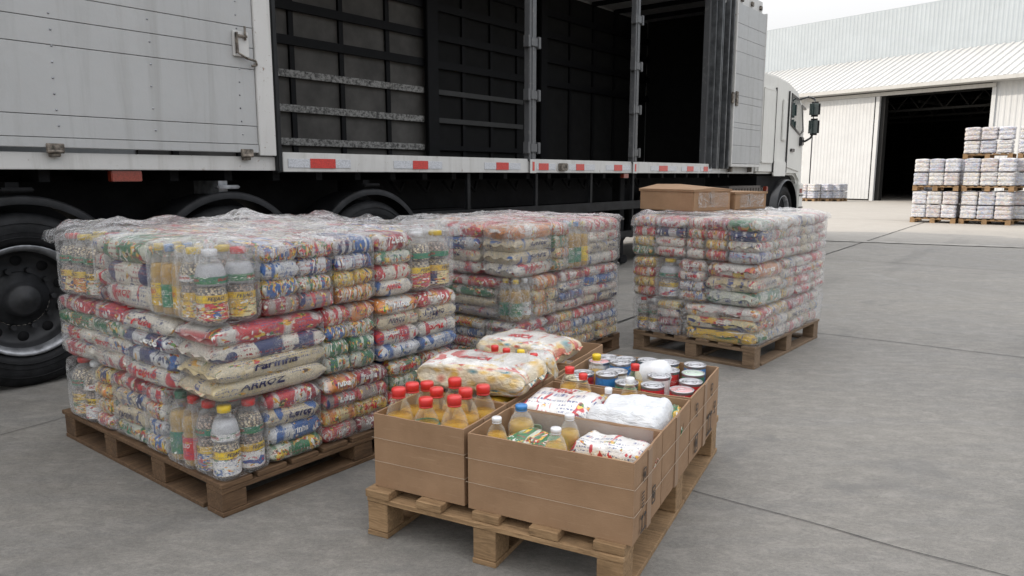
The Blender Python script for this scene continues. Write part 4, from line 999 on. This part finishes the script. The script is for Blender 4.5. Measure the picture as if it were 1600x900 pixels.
# ------------------------------------------------------------------ cardboard boxes on the front pallet
DL = lambda u, v: toworld(DO, u, v, DZ)
def open_box(u0, v0, u1, v1, z0, z1, label, marks=(), tape=True, name='cardboard_box', liner=False, flap=False):
    c = DL(u0, v0); W, D, H = u1 - u0, v1 - v0, z1 - z0; T = .007
    b = thing(name, label, 'box', (*c, z0), DZ, 'open cardboard boxes on the front pallet')
    def wall(nm, x0, y0, x1, y1, seed):
        vs, fs = [], []; n = 26; along = (x1 - x0) > (y1 - y0)
        bm = bmesh.new(); bmesh.ops.create_cube(bm, size=1)
        for v in bm.verts: v.co = Vector(((x0 + x1) / 2 + v.co.x * (x1 - x0), (y0 + y1) / 2 + v.co.y * (y1 - y0), H / 2 + v.co.z * H))
        ed = [e for e in bm.edges if abs((e.verts[0].co - e.verts[1].co)[0 if along else 1]) > .05]
        bmesh.ops.subdivide_edges(bm, edges=ed, cuts=14, use_grid_fill=True)
        ed = [e for e in bm.edges if abs((e.verts[0].co - e.verts[1].co)[2]) > .05]
        bmesh.ops.subdivide_edges(bm, edges=ed, cuts=8, use_grid_fill=True)
        for v in bm.verts:
            t_ = v.co.z / H; s_ = (v.co.x / W) if along else (v.co.y / D)
            bow = math.sin(math.pi * max(0, min(1, s_))) * t_ * .006 * (1 + noise.noise((seed, s_ * 3, 0)))
            wv = noise.noise((s_ * 5, t_ * 3, seed)) * .0022 * math.sin(math.pi * max(0, min(1, s_)))
            sg = (-1 if y0 < D / 2 else 1) if along else (-1 if x0 < W / 2 else 1)
            if along: v.co.y += sg * (bow * .5 + wv)
            else: v.co.x += sg * (bow * .5 + wv)
            if t_ > .99: v.co.z += noise.noise((s_ * 7, seed, 2)) * .0022
        mb = MB(); mb.add(bm); return mb.build(nm, MAT_CARD, b)
    wall('side_wall', 0, 0, W, T, u0 + v0); wall('side_wall', 0, D - T, W, D, u0 + v0 + 1)
    wall('end_wall', 0, T, T, D - T, u0 + v0 + 2); wall('end_wall', W - T, T, W, D - T, u0 + v0 + 3)
    MB().box(T, T, 0, W - T, D - T, .008).build('box_floor', MAT_CARD, b)
    # straps round the box
    for z in (H * .36, H * .68):
        sm_ = MB()
        dz = .004 * noise.noise((z * 30, u0, v0))
        for (p, q) in (((-.006, -.007), (W + .006, -.007)), ((W + .0055, -.006), (W + .0055, D + .006))):
            p3, q3 = Vector((*p, z)), Vector((*q, z + dz)); k = 24; 
            horiz = abs(p[1] - q[1]) < .001
            last = None
            for i in range(k + 1):
                s_ = i / k; pp = p3.lerp(q3, s_)
                bo = .0045 * math.sin(math.pi * s_) * (z / H)
                pp += Vector((0, -bo, 0)) if horiz else Vector((bo, 0, 0))
                if last is not None: sm_.cyl(last, pp, .0010, 4, caps=False)
                last = pp
        sm_.build('strap', MAT_STRAP, b)
    if tape:
        MB().box(W / 2 - .03, -.0085, .0, W / 2 + .03, -.0068, H * .98).build('tape_strip', MAT_TAPE, b) if False else None
        MB().box(W - .003, D * .42, .0, W + .0066, D * .42 + .05, H * .99).build('tape_strip', MAT_TAPE, b)
    mks = []
    for (y, z, s_, kind) in marks:
        mk = MB(); mks.append(mk); X0, X1 = W + .0072, W + .0082
        def bar(ya, za, yb, zb, w_=.10):
            w2 = w_ * s_ / 2
            if abs(ya - yb) < 1e-6: mk.box(X0, y + ya * s_ - w2, z + min(za, zb) * s_, X1, y + ya * s_ + w2, z + max(za, zb) * s_)
            else: mk.box(X0, y + min(ya, yb) * s_, z + za * s_ - w2, X1, y + max(ya, yb) * s_, z + za * s_ + w2)
        if kind == 'up':
            bar(0, 0, 0, 1); bar(.6, 0, .6, 1); bar(-.2, .85, .2, .85, .14); bar(.4, .85, .8, .85, .14); bar(-.25, 0, .85, 0)
        elif kind == 'glass':
            bar(-.25, 1, .25, 1); bar(-.25, .6, -.25, 1); bar(.25, .6, .25, 1); bar(-.25, .6, .25, .6); bar(0, .1, 0, .6); bar(-.2, .1, .2, .1)
        elif kind == 'box':
            bar(-.3, 0, .3, 0); bar(-.3, 1, .3, 1); bar(-.3, 0, -.3, 1); bar(.3, 0, .3, 1); bar(0, .25, 0, .75, .2); bar(-.15, .5, .15, .5, .2)
        else:
            for i in range(5): bar(-.3, i * .25, .3 - .1 * (i % 2), i * .25, .09)
    for mk in mks: mk.build('printed_mark', MAT_INK, b)
    if liner:
        vs, fs = [], []
        n = 40
        for i in range(n + 1):
            for k in range(10):
                s_ = i / n; z = H * (.25 + .76 * k / 9)
                vs.append((.03 + (W - .06) * s_, D - T - .010 - .006 * abs(noise.noise((s_ * 9, k * .5, 1))) - .003, z + (.006 * noise.noise((s_ * 6, 0, 3)) if k == 9 else 0)))
        for i in range(n):
            for k in range(9): a = i * 10 + k; fs.append((a, a + 10, a + 11, a + 1))
        mobj('plastic_liner', vs, fs, LINER, b, True)
        MB().box(.12, D - T - .0225, H * .62, .16, D - T - .0215, H * .85, .004).build('liner_sticker', simple('pale_green_print', (.3, .38, .28), .6), b)
    return b, W, D, H
SLZ = .2005
bL1, *_ = open_box(.02, .035, .44, .385, SLZ, .505, 'open cardboard box full of red-capped oil bottles, front left on the pallet')
bL2, *_ = open_box(.022, .392, .44, .745, SLZ, .505, 'open cardboard box under the big printed bag, behind the oil bottle box', tape=False)
bL3, *_ = open_box(.022, .752, .44, 1.06, SLZ, .505, 'open cardboard box under the rear printed bag, third on the left', tape=False)
bL4, *_ = open_box(.022, 1.067, .44, 1.55, SLZ, .515, 'nearly empty open cardboard box at the rear left of the pallet', tape=False)
bR1, *_ = open_box(.46, .03, 1.105, .375, SLZ, .497, 'long open cardboard box with plastic liner at the front right corner', [(.10, .20, .045, 'box'), (.09, .11, .05, 'rows'), (.08, .02, .06, 'up'), (.22, .07, .06, 'box')], liner=True)
bR2, *_ = open_box(.46, .382, 1.105, .81, SLZ, .497, 'open cardboard box of white bags, second from front on the right')
bR3, *_ = open_box(.46, .825, 1.105, 1.41, SLZ, .50, 'open cardboard box packed with food tins at the far right', [(.09, .19, .06, 'glass'), (.10, .03, .075, 'box'), (.34, .03, .10, 'up'), (.40, .20, .06, 'glass'), (.48, .09, .06, 'glass')])
def pad(box, W, D, z):
    MB().box(.009, .009, z - .006, W - .009, D - .018, z).build('inner_pad', MAT_CARD, box)

# red-capped oil bottles in the front left box
rnd = random.Random(5)
OILG = 'red-capped oil bottles in the front left box'
spots = [(.092, .104), (.222, .100), (.350, .106), (.088, .214), (.208, .222), (.335, .226), (.10, .305), (.235, .318), (.368, .312)]
ol = ['at the near left corner', 'in the middle of the near row', 'at the near right corner', 'second from the near left corner', 'at the centre', 'at the middle of the right wall', 'at the back left', 'in the middle of the back row', 'at the back right corner']
for (u, v), lb in zip(spots, ol):
    u += rnd.uniform(-.006, .006); v += rnd.uniform(-.006, .006)
    o = bottle(None, 'pet', (*DL(u, v), SLZ + .009), (1.28, 1.28, 1.17 + rnd.uniform(-.04, .05)), rnd, 'oil_bottle', P_RED, 'none')
    setmat(o, PET_OIL); tag(o, 'red-capped oil bottle %s of the front left box' % lb, 'bottle', OILG)
    if lb == 'in the middle of the near row':
        lbm = lathe_me('label', [(.0485, .185), (.0485, .200), (.0455, .222), (.042, .238)], 20, [plastic('teal_label', (.05, .35, .36))]); put(lbm, 'label', o)

def big_bag(u, v, z, L_, W_, T_, rot, label, mat, k=0, soft=.5, rough_=1.6, tilt=(0, 0), name='grocery_bag', lett=None, group=None):
    me = bag_mesh(k * 1.9 + 40, 40, 40, soft, rough_); me.materials.clear(); me.materials.append(mat)
    c = DL(u, v); o = put(me, name, None, (*c, z + T_ / 2), DZ + R(rot), (L_, W_, T_)); o.rotation_euler = (R(tilt[0]), R(tilt[1]), DZ + R(rot))
    tag(o, label, 'bag', group)
    if lett:
        for word, u0, u1, vc, vh, m_ in lett:
            vs, fs, wd = text_mesh(word); S = bag_surf(k * 1.9 + 40, soft, rough_)
            out = [S((u0 + u1) / 2 + q.x / wd * (u1 - u0), vc + (-q.y) * vh, .03) for q in vs]
            mm_ = bpy.data.meshes.new('lettering'); mm_.from_pydata(out, [], fs); mm_.materials.append(m_); put(mm_, 'lettering', o)
    return o
LT = [('Cesta', .30, .58, .20, .07, TXT_R), ('BASICA', .34, .62, .28, .055, TXT_R)]
big_bag(.215, .60, .485, .52, .36, .15, 4, 'large white bag with red print bulging over the second left box', BAG_BIGWHITE, 0, lett=LT, tilt=(-3, 0))
big_bag(.20, .60, .345, .40, .33, .15, 0, 'plain printed bag lying under the large white bag', BAGS['mixed'], 5)
big_bag(.17, 1.16, .49, .46, .34, .13, -6, 'white printed bag lying across the third and fourth left boxes', BAG_BIGWHITE, 1, lett=LT)
big_bag(.22, 1.0, .36, .36, .28, .15, 5, 'mixed printed bag filling the third left box', BAGS['rice'], 6)
big_bag(.33, 1.28, .33, .20, .28, .12, 20, 'small bag of beans low in the fourth left box', BAGS['dark'], 7)
big_bag(.17, 1.42, .215, .25, .22, .10, 0, 'flat bag at the bottom of the fourth left box', BAGS['rice'], 8)
big_bag(.35, .90, .42, .17, .14, .18, 30, 'upright white bag behind the large white bag', BAG_BIGWHITE, 9, .6)
rn = random.Random(9)
for i, (u, v, z) in enumerate(((.12, .875, .33), (.19, .865, .325), (.265, .872, .325), (.345, .85, .32))):
    o = bottle(None, 'pet', (*DL(u, v), z), (.85, .85, .88), rn, 'bottle', P_RED if i != 2 else P_YEL, L_YEL); setmat(o, PET)
    tag(o, ['red-capped yellow bottle nearest the left edge, behind the large bag', 'red-capped bottle second from left behind the large bag', 'yellow-capped bottle behind the large bag', 'red-capped bottle beside the upright white bag'][i], 'bottle', 'bottles behind the large white bag')

# front right box
pad(bR1, .645, .345, .12)
Z1 = SLZ + .121
def sbot(u, v, z, cap, lab, sc, label, fill=None, group='small bottles in the right boxes'):
    o = bottle(None, 'pet', (*DL(u, v), z), sc, rn, 'bottle', cap, lab); tag(o, label, 'bottle', group)
    if fill: setmat(o, fill)
    return o
sbot(.535, .12, Z1, P_WHITE, L_YEL, (.85, .85, .68), 'white-capped yellow bottle at the left end of the lined box', PET_OIL)
sbot(.56, .28, Z1, P_BLUE, L_WHITE, (1.1, 1.1, .70), 'blue-capped clear bottle at the back of the lined box')
sbot(.775, .13, Z1, P_WHITE, L_YEL, (.9, .9, .66), 'grey bottle with white cap in the middle of the lined box')
sbot(.775, .26, Z1, P_WHITE, L_YEL, (.85, .85, .70), 'amber bottle with white cap behind the grey one')
big_bag(.655, .215, Z1 + .02, .22, .17, .12, -8, 'clear-topped green printed pack between the bottles of the lined box', BAGS['green'], 11)
big_bag(.64, .10, Z1 + .02, .15, .09, .10, 3, 'small yellow pack against the front of the lined box', BAGS['pasta'], 12)
big_bag(.955, .255, Z1 + .02, .29, .17, .14, -4, 'pink and yellow printed pack at the right of the lined box', BAG_WHITEPRINT, 13)
big_bag(.95, .118, Z1 + .01, .23, .125, .11, 3, 'peach printed pack at the near right corner of the lined box', BAGS['pasta'], 14)
# tins
def can_mesh():
    body = MB().lathe([(.0001, 0), (.036, 0), (.038, .004), (.037, .008), (.037, .100), (.0385, .105), (.0385, .109), (.0365, .109), (.0355, .1045), (.030, .1045), (.0295, .1055), (.020, .1055), (.0001, .1052)], 32).mesh('tin', [TIN])
    lab = lathe_me('label', [(.0375, .011), (.0376, .094)], 32, [None])
    tab = MB().lathe([(.008, .1065), (.011, .1085), (.0125, .1065)], 16).box(-.004, .006, .1062, .004, .026, .1085, .001).mesh('pull_tab', [TIN])
    return body, lab, tab
CAN, CLAB, CTAB = can_mesh()
def tinlab(nm, c): return bagmat(nm, c, [c, c], .30, .3, (.8, .8, .78))
TL_ = {'red': tinlab('red_tin_label', (.60, .04, .04)), 'blue': tinlab('blue_tin_label', (.04, .20, .50)), 'yellow': tinlab('yellow_tin_label', (.78, .50, .05)), 'green': tinlab('green_tin_label', (.06, .28, .16)), 'white': tinlab('white_tin_label', (.72, .72, .70))}
LID = MB().lathe([(.0001, .1072), (.0345, .1070), (.035, .1055)], 28).mesh('lid', [None])
LIDM = {'pink': plastic('pink_lid', (.62, .33, .33)), 'pale green': plastic('pale_green_lid', (.50, .62, .50)), 'blue': P_BLUE}
def can(u, v, z, colr, label, sc=1.15, h=1.0):
    o = put(CAN, 'food_tin', None, (*DL(u, v), z), DZ + rn.uniform(0, 6), (sc, sc, h)); tag(o, label, 'tin', 'food tins in the far right box')
    setmat(put(CLAB, 'label', o), TL_[colr]); put(CTAB, 'pull_tab', o)
    for k_, m_ in LIDM.items():
        if k_ + '-lidded' in label or k_ + ' lidded' in label: setmat(put(LID, 'lid', o), m_)
    return o
can(.69, .075, Z1 + .0, 'white', 'small white-topped tin at the front wall of the lined box', .95, .8)
can(.86, .075, Z1 + .0, 'blue', 'blue-lidded tin in front of the pink pack', 1.1, .85)
# second right box
pad(bR2, .645, .428, .10)
Z2 = SLZ + .101
big_bag(.625, .555, Z2 + .05, .31, .33, .17, 3, 'red and white printed square pack on the left of the second right box', BAG_WHITEPRINT, 20, lett=[('ARROZ', .25, .6, .22, .08, TXT_R)])
PW = M('white_sack'); PW = PW.done(PW.bsdf(Base_Color=PW.ramp(PW.noise(PW.co('Object'), 5, 4), [(.3, (.72, .74, .77)), (.7, (.84, .85, .86))]), Roughness=.4, Normal=PW.bump(PW.noise(PW.mapv(PW.co('Object'), (6, 9, 9)), 1.3, 5, .6, 1.5), .7, .02), Subsurface_Weight=.2, Subsurface_Radius=(.02, .02, .02)))
big_bag(.925, .505, Z2 + .05, .31, .20, .18, -3, 'plain white sugar sack nearest the front in the second right box', PW, 21, .6)
big_bag(.925, .635, Z2 + .05, .29, .17, .18, 4, 'plain white sugar sack lying behind the front one', PW, 22, .6)
big_bag(.93, .73, Z2 + .06, .14, .11, .13, 0, 'small cream bag with green print at the back wall', BAGS['cream'], 23, .6)
big_bag(1.035, .71, Z2 + .05, .13, .14, .13, 10, 'small cream bag with green print by the right wall', BAGS['green'], 24, .6)
sbot(.565, .765, Z2, P_RED, L_YEL, (1, 1, .88), 'red-capped yellow bottle at the back left of the second right box', PET_OIL)
sbot(.635, .755, Z2, P_RED, L_YEL, (.9, .9, .82), 'second red-capped bottle beside the back left one', PET_OIL)
sbot(.85, .765, Z2, P_WHITE, L_YEL, (.9, .9, .84), 'white-capped oil bottle at the back wall of the second right box', PET_OIL)
big_bag(.715, .745, Z2 + .05, .14, .09, .13, 0, 'yellow printed pack between the bottles at the back wall', BAGS['pasta'], 25, .6)
sbot(.775, .70, Z2, P_WHITE, L_WHITE, (.75, .75, .72), 'small white bottle among the packs of the second right box')
# tin box
pad(bR3, .645, .585, .185)
Z3 = SLZ + .196
cl = [(.545, 1.345, 'white', 'red and white topped tin at the back left corner', 1.0), (.535, 1.235, 'white', 'pink-lidded tin second on the left wall', 1.02), (.645, 1.33, 'green', 'green striped tin by the back wall', 1.05), (.655, 1.215, 'blue', 'tall blue tin in the second column', 1.08), (.675, 1.10, 'white', 'plain grey tin behind the blue one', 1.0), (.665, .985, 'blue', 'blue tin beside the near wall', 1.06), (.54, 1.0, 'red', 'grey tin with red label at the near left', 1.0),
      (.865, 1.35, 'yellow', 'yellow tin by the back wall', 1.08), (1.0, 1.345, 'blue', 'blue and white tin in the back right corner', 1.05), (.90, 1.215, 'red', 'red tin in the third column', 1.05), (.89, 1.085, 'white', 'silver tin in the middle of the right half', 1.08), (1.02, 1.22, 'green', 'pale green lidded tin by the right wall', 1.03), (1.04, 1.09, 'red', 'red striped tin by the right wall', .98), (.90, .945, 'red', 'red-rimmed tin at the near wall', 1.0), (1.035, .94, 'red', 'pink-lidded tin at the near right corner', .98), (.78, .935, 'green', 'green tin at the near wall', 1.0), (.76, 1.345, 'blue', 'blue tin behind the white container at the back wall', 1.0), (.545, .90, 'yellow', 'yellow tin in the near left corner of the tin box', 1.0)]
for u, v, c_, lb, h_ in cl: can(u, v, Z3 + (.008 if c_ == 'blue' else 0) - .002, c_, lb, 1.42, h_)
sbot(.565, 1.115, Z3 - .12, P_YEL, L_WHITE, (1, 1, .9), 'clear bottle with white and yellow cap among the tins', group='bottles among the tins')
sbot(.79, 1.03, Z3 - .13, P_RED, L_YEL, (.95, .95, .92), 'olive bottle with red cap standing among the tins', PET_OIL, group='bottles among the tins')
jug = put(MB().lathe([(.0001, 0), (.05, .0), (.066, .02), (.07, .05), (.07, .10), (.066, .13), (.055, .155), (.030, .168), (.0001, .172)], 36).mesh('white_jug', [P_WHITE]), 'plastic_jug', None, (*DL(.765, 1.20), Z3 + .055)); jug.rotation_euler = (R(68), R(8), DZ + R(75)); tag(jug, 'round white plastic container lying among the tins', 'container')

# two closed cartons on the right stack
def carton(c, rz, W, D, H, z, label, peak=0.0):
    o = thing('closed_carton', label, 'carton', (*c, z), rz, 'cartons on the right stack')
    MB().box(0, 0, 0, W, D, H, .006).build('carton_body', MAT_CARD, o)
    vs = [(-.006, -.006, H - .012), (W + .006, -.006, H - .012), (W + .006, D + .006, H - .012), (-.006, D + .006, H - .012), (-.008, -.008, H + .006), (W + .008, -.008, H + .006), (W + .008, D + .008, H + .008), (-.008, D + .008, H + .008), (W * .5, -.004, H + .008 + peak * .3), (W * .45, D * .55, H + .012 + peak), (W * .45, D, H + .010 + peak)]
    fs = [(0, 1, 5, 8, 4), (1, 2, 6, 5), (2, 3, 7, 10, 6), (3, 0, 4, 7), (4, 8, 9), (8, 5, 9), (5, 6, 10, 9), (7, 4, 9, 10), (3, 2, 1, 0)]
    mobj('carton_lid', vs, fs, MAT_CARD, o)
    MB().box(W * .44, -.0075, H * .35, W * .54, -.0065, H * .99).build('tape_strip', MAT_TAPE, o)
    return o
def crinkle(name, parent, x0, x1, z0, z1, y, axis='y', seed=1):
    vs, fs = [], []; n, m = 34, 12
    for i in range(n + 1):
        for k in range(m + 1):
            s_, t_ = i / n, k / m; a = x0 + (x1 - x0) * s_ + .01 * noise.noise((t_ * 3, seed, s_)); z = z0 + (z1 - z0) * t_ + .006 * noise.noise((s_ * 6, seed, 0))
            o_f = .005 + .006 * abs(noise.noise((s_ * 14, t_ * 5, seed)))
            vs.append((a, y - o_f, z) if axis == 'y' else (y - o_f, a, z))
    for i in range(n):
        for k in range(m): a = i * (m + 1) + k; fs.append((a, a + m + 1, a + m + 2, a + 1))
    return mobj(name, vs, fs, FILM_TOP, parent, True)
c1 = carton((1.457, 5.90), R(35), .46, .60, .17, 1.155, 'wide closed carton with a peaked lid on top of the right stack', .035)
crinkle('label_film', c1, .05, .42, .03, .15, -.004)
c2 = carton((1.88, 6.20), R(35), .43, .34, .145, 1.155, 'smaller closed carton with torn film, right of the peaked one')
crinkle('label_film', c2, .06, .38, .02, .13, -.004, seed=4)

# ------------------------------------------------------------------ distant pallet loads by the warehouse
def farmat(name, c):
    m = M(name); v = m.co('Object'); r = m.rnd()
    vo = m.n('VectorMath', {'operation': 'ADD'}, _0=v, _1=m.n('CombineXYZ', X=m.math('MULTIPLY', r, 9.0)).outputs[0]).outputs[0]
    a = m.noise(m.mapv(vo, (5, 5, 9)), 1.0, 4, .7); cc = m.n('TexVoronoi', Vector=m.mapv(vo, (7, 7, 11)), Scale=1.0)
    pc = m.ramp(m.n('SeparateColor', Color=cc.outputs['Color']).outputs[0], [(0, (.40, .22, .22)), (.15, (.52, .45, .28)), (.35, (.22, .30, .50)), (.55, (.62, .62, .64)), (.8, (.30, .36, .42))], 'CONSTANT')
    k = m.mix(m.math('MULTIPLY', m.step(a, .42, .52), .75), c, pc)
    k = m.mix(.35, k, m.ramp(m.math('FRACT', m.math('MULTIPLY', r, 5.7)), [(0, (.62, .60, .55)), (.3, (.30, .33, .42)), (.5, (.66, .66, .68)), (.7, (.48, .40, .36)), (.85, (.55, .58, .66))], 'CONSTANT'))
    k = m.mix(m.math('MULTIPLY', m.step(m.noise(vo, 11, 3, .7), .52, .62), .5), k, (.20, .19, .24))
    return m.done(m.bsdf(Base_Color=k, Roughness=.3, Coat_Weight=.4, Normal=m.bump(m.noise(vo, 25, 5, .7, 1), .7, .03)))
FAR = farmat('distant_wrapped_groceries', (.60, .60, .63))
def far_mesh(seed):
    vs, fs = [], []; nz_, nt_ = 34, 48
    for i in range(nz_ + 1):
        t_ = i / nz_
        cap_ = min(1, t_ / .06, (1 - t_) / .06); sh = cap_ ** .4 if cap_ > 0 else 0
        groove = abs(math.sin(math.pi * 3 * t_)) ** .4
        for j in range(nt_):
            th = 2 * math.pi * j / nt_; c, s = spow(math.cos(th), .33), spow(math.sin(th), .33)
            mid = 1 - .06 * math.exp(-(c / .12) ** 2) * (abs(s) > .8) - .06 * math.exp(-(s / .12) ** 2) * (abs(c) > .8)
            k = sh * (.90 + .10 * groove) * mid * (1 + .05 * noise.noise((c * 3 + seed, s * 3, t_ * 9)))
            vs.append((.5 * c * k, .5 * s * k, t_ + .03 * noise.noise((c * 4, s * 4, seed))))
    for i in range(nz_):
        for j in range(nt_):
            a, b = i * nt_ + j, i * nt_ + (j + 1) % nt_; fs.append((a, b, b + nt_, a + nt_))
    me = bpy.data.meshes.new('far_bundle'); me.from_pydata(vs, [], fs); me.materials.append(FAR); me.polygons.foreach_set('use_smooth', [True] * len(me.polygons)); return me
FARM = [far_mesh(i * 2.3) for i in range(4)]
def far_load(o, rz, z, nm, rnd, W=1.3, D=1.15, tiers=2, hb=.405, ph=.15, cols=3, deep=3, sides=True, wood_=W_NEW, grp='wrapped bundles stacked by the warehouse'):
    pallet_far(o, rz, z, W, D, ph, 'pale wooden pallet under the %s' % nm, wood_)
    for k in range(tiers):
        for i in range(cols):
            for j in range(deep):
                if not (j == 0 or (i == cols - 1 and sides)): continue
                c = toworld(o, (i + .5) * W / cols, (j + .5) * D / deep, rz)
                ob = put(rnd.choice(FARM), 'wrapped_bundle', None, (c[0] + rnd.uniform(-.01, .01), c[1] + rnd.uniform(-.01, .01), z + ph + k * hb), rz + R(rnd.choice((0, 180)) + rnd.uniform(-1.5, 1.5)), (W / cols * 1.0, D / deep * 1.0, hb * 1.0))
                pos = ('%s column' % ORD[i]) if j == 0 else ('%s along right side' % ORD[j])
                tag(ob, 'white bundle, %s row of %s, %s' % (('lower', 'upper')[k], nm, pos), 'bundle', grp)
_pf = {}
def pallet_far(o, rz, z, W, D, H, label, wood_):
    if (W, D, H) not in _pf:
        mb = MB(); n_ = 7
        for i in range(n_): mb.box((W - .11) * i / (n_ - 1), 0, H - .025, (W - .11) * i / (n_ - 1) + .11, D, H)
        for y in (0, D / 2 - .07, D - .14): mb.box(.002, y + .002, H - .045, W - .002, y + .138, H - .024)
        for x in (0, W / 2 - .07, W - .14):
            for y in (0, D / 2 - .07, D - .14): mb.box(x + .003, y + .003, .02, x + .137, y + .137, H - .044)
            mb.box(x, 0, 0, x + .14, D, .0215)
        _pf[(W, D, H)] = mb.mesh('wooden_pallet', [wood_])
    return tag(put(_pf[(W, D, H)], 'wooden_pallet', None, (*o, z), rz), label, 'pallet', 'wooden pallets')
rf = random.Random(3)
def gp(px, py):              # ground point of a place in the yard, computed once from the survey of the photograph
    s, c = math.sin(PITCH), math.cos(PITCH); v = py - 450
    k = -CAMH / (-1140 * s - v * c); return ((px - 800) * k, (1140 * c - v * s) * k)
FZ = compass(38.7 + 90)      # front faces run square to the truck
c_1, c_2, c_3 = gp(1421, 347), gp(1497, 349.5), gp(1575, 350.5)
for base, nm in ((c_1, 'first far stack'), (c_2, 'second far stack'), (c_3, 'third far stack')):
    W_ = 1.22 if nm[0] == 'f' else 1.3
    far_load(base, FZ, 0, nm + ' lower load', rf, W=W_)
    far_load(base, FZ, .97, nm + ' upper load', rf, W=W_)
c_4 = toworld(c_2, -.22, 1.35, FZ); c_5 = toworld(c_4, 1.42, 0, FZ)
for base, nm in ((c_4, 'rear left far stack'), (c_5, 'rear right far stack')):
    for k in range(3): far_load(base, FZ, .97 * k, nm + ' %s load' % ('lower', 'middle', 'top')[k], rf, W=1.3, sides=False, D=1.2)
for i, px in enumerate((1247, 1268, 1285)):
    far_load(gp(px, 314), WRZ, 0, '%s low stack beside the cab' % ('left', 'middle', 'right')[i], rf, W=.95, D=.9, cols=2, deep=2, grp='wrapped bundles by the warehouse wall')
gi = (WO[0] + .615 * 4.5 + .788 * 4.5, WO[1] - .788 * 4.5 + .615 * 4.5)
far_load(gi, WRZ, 0, 'stack inside the doorway', rf, W=.95, D=.9, cols=2, deep=2, grp='wrapped bundles inside the doorway')
far_load(gi, WRZ, .96, 'upper load inside the doorway', rf, W=.95, D=.9, cols=2, deep=2, grp='wrapped bundles inside the doorway')
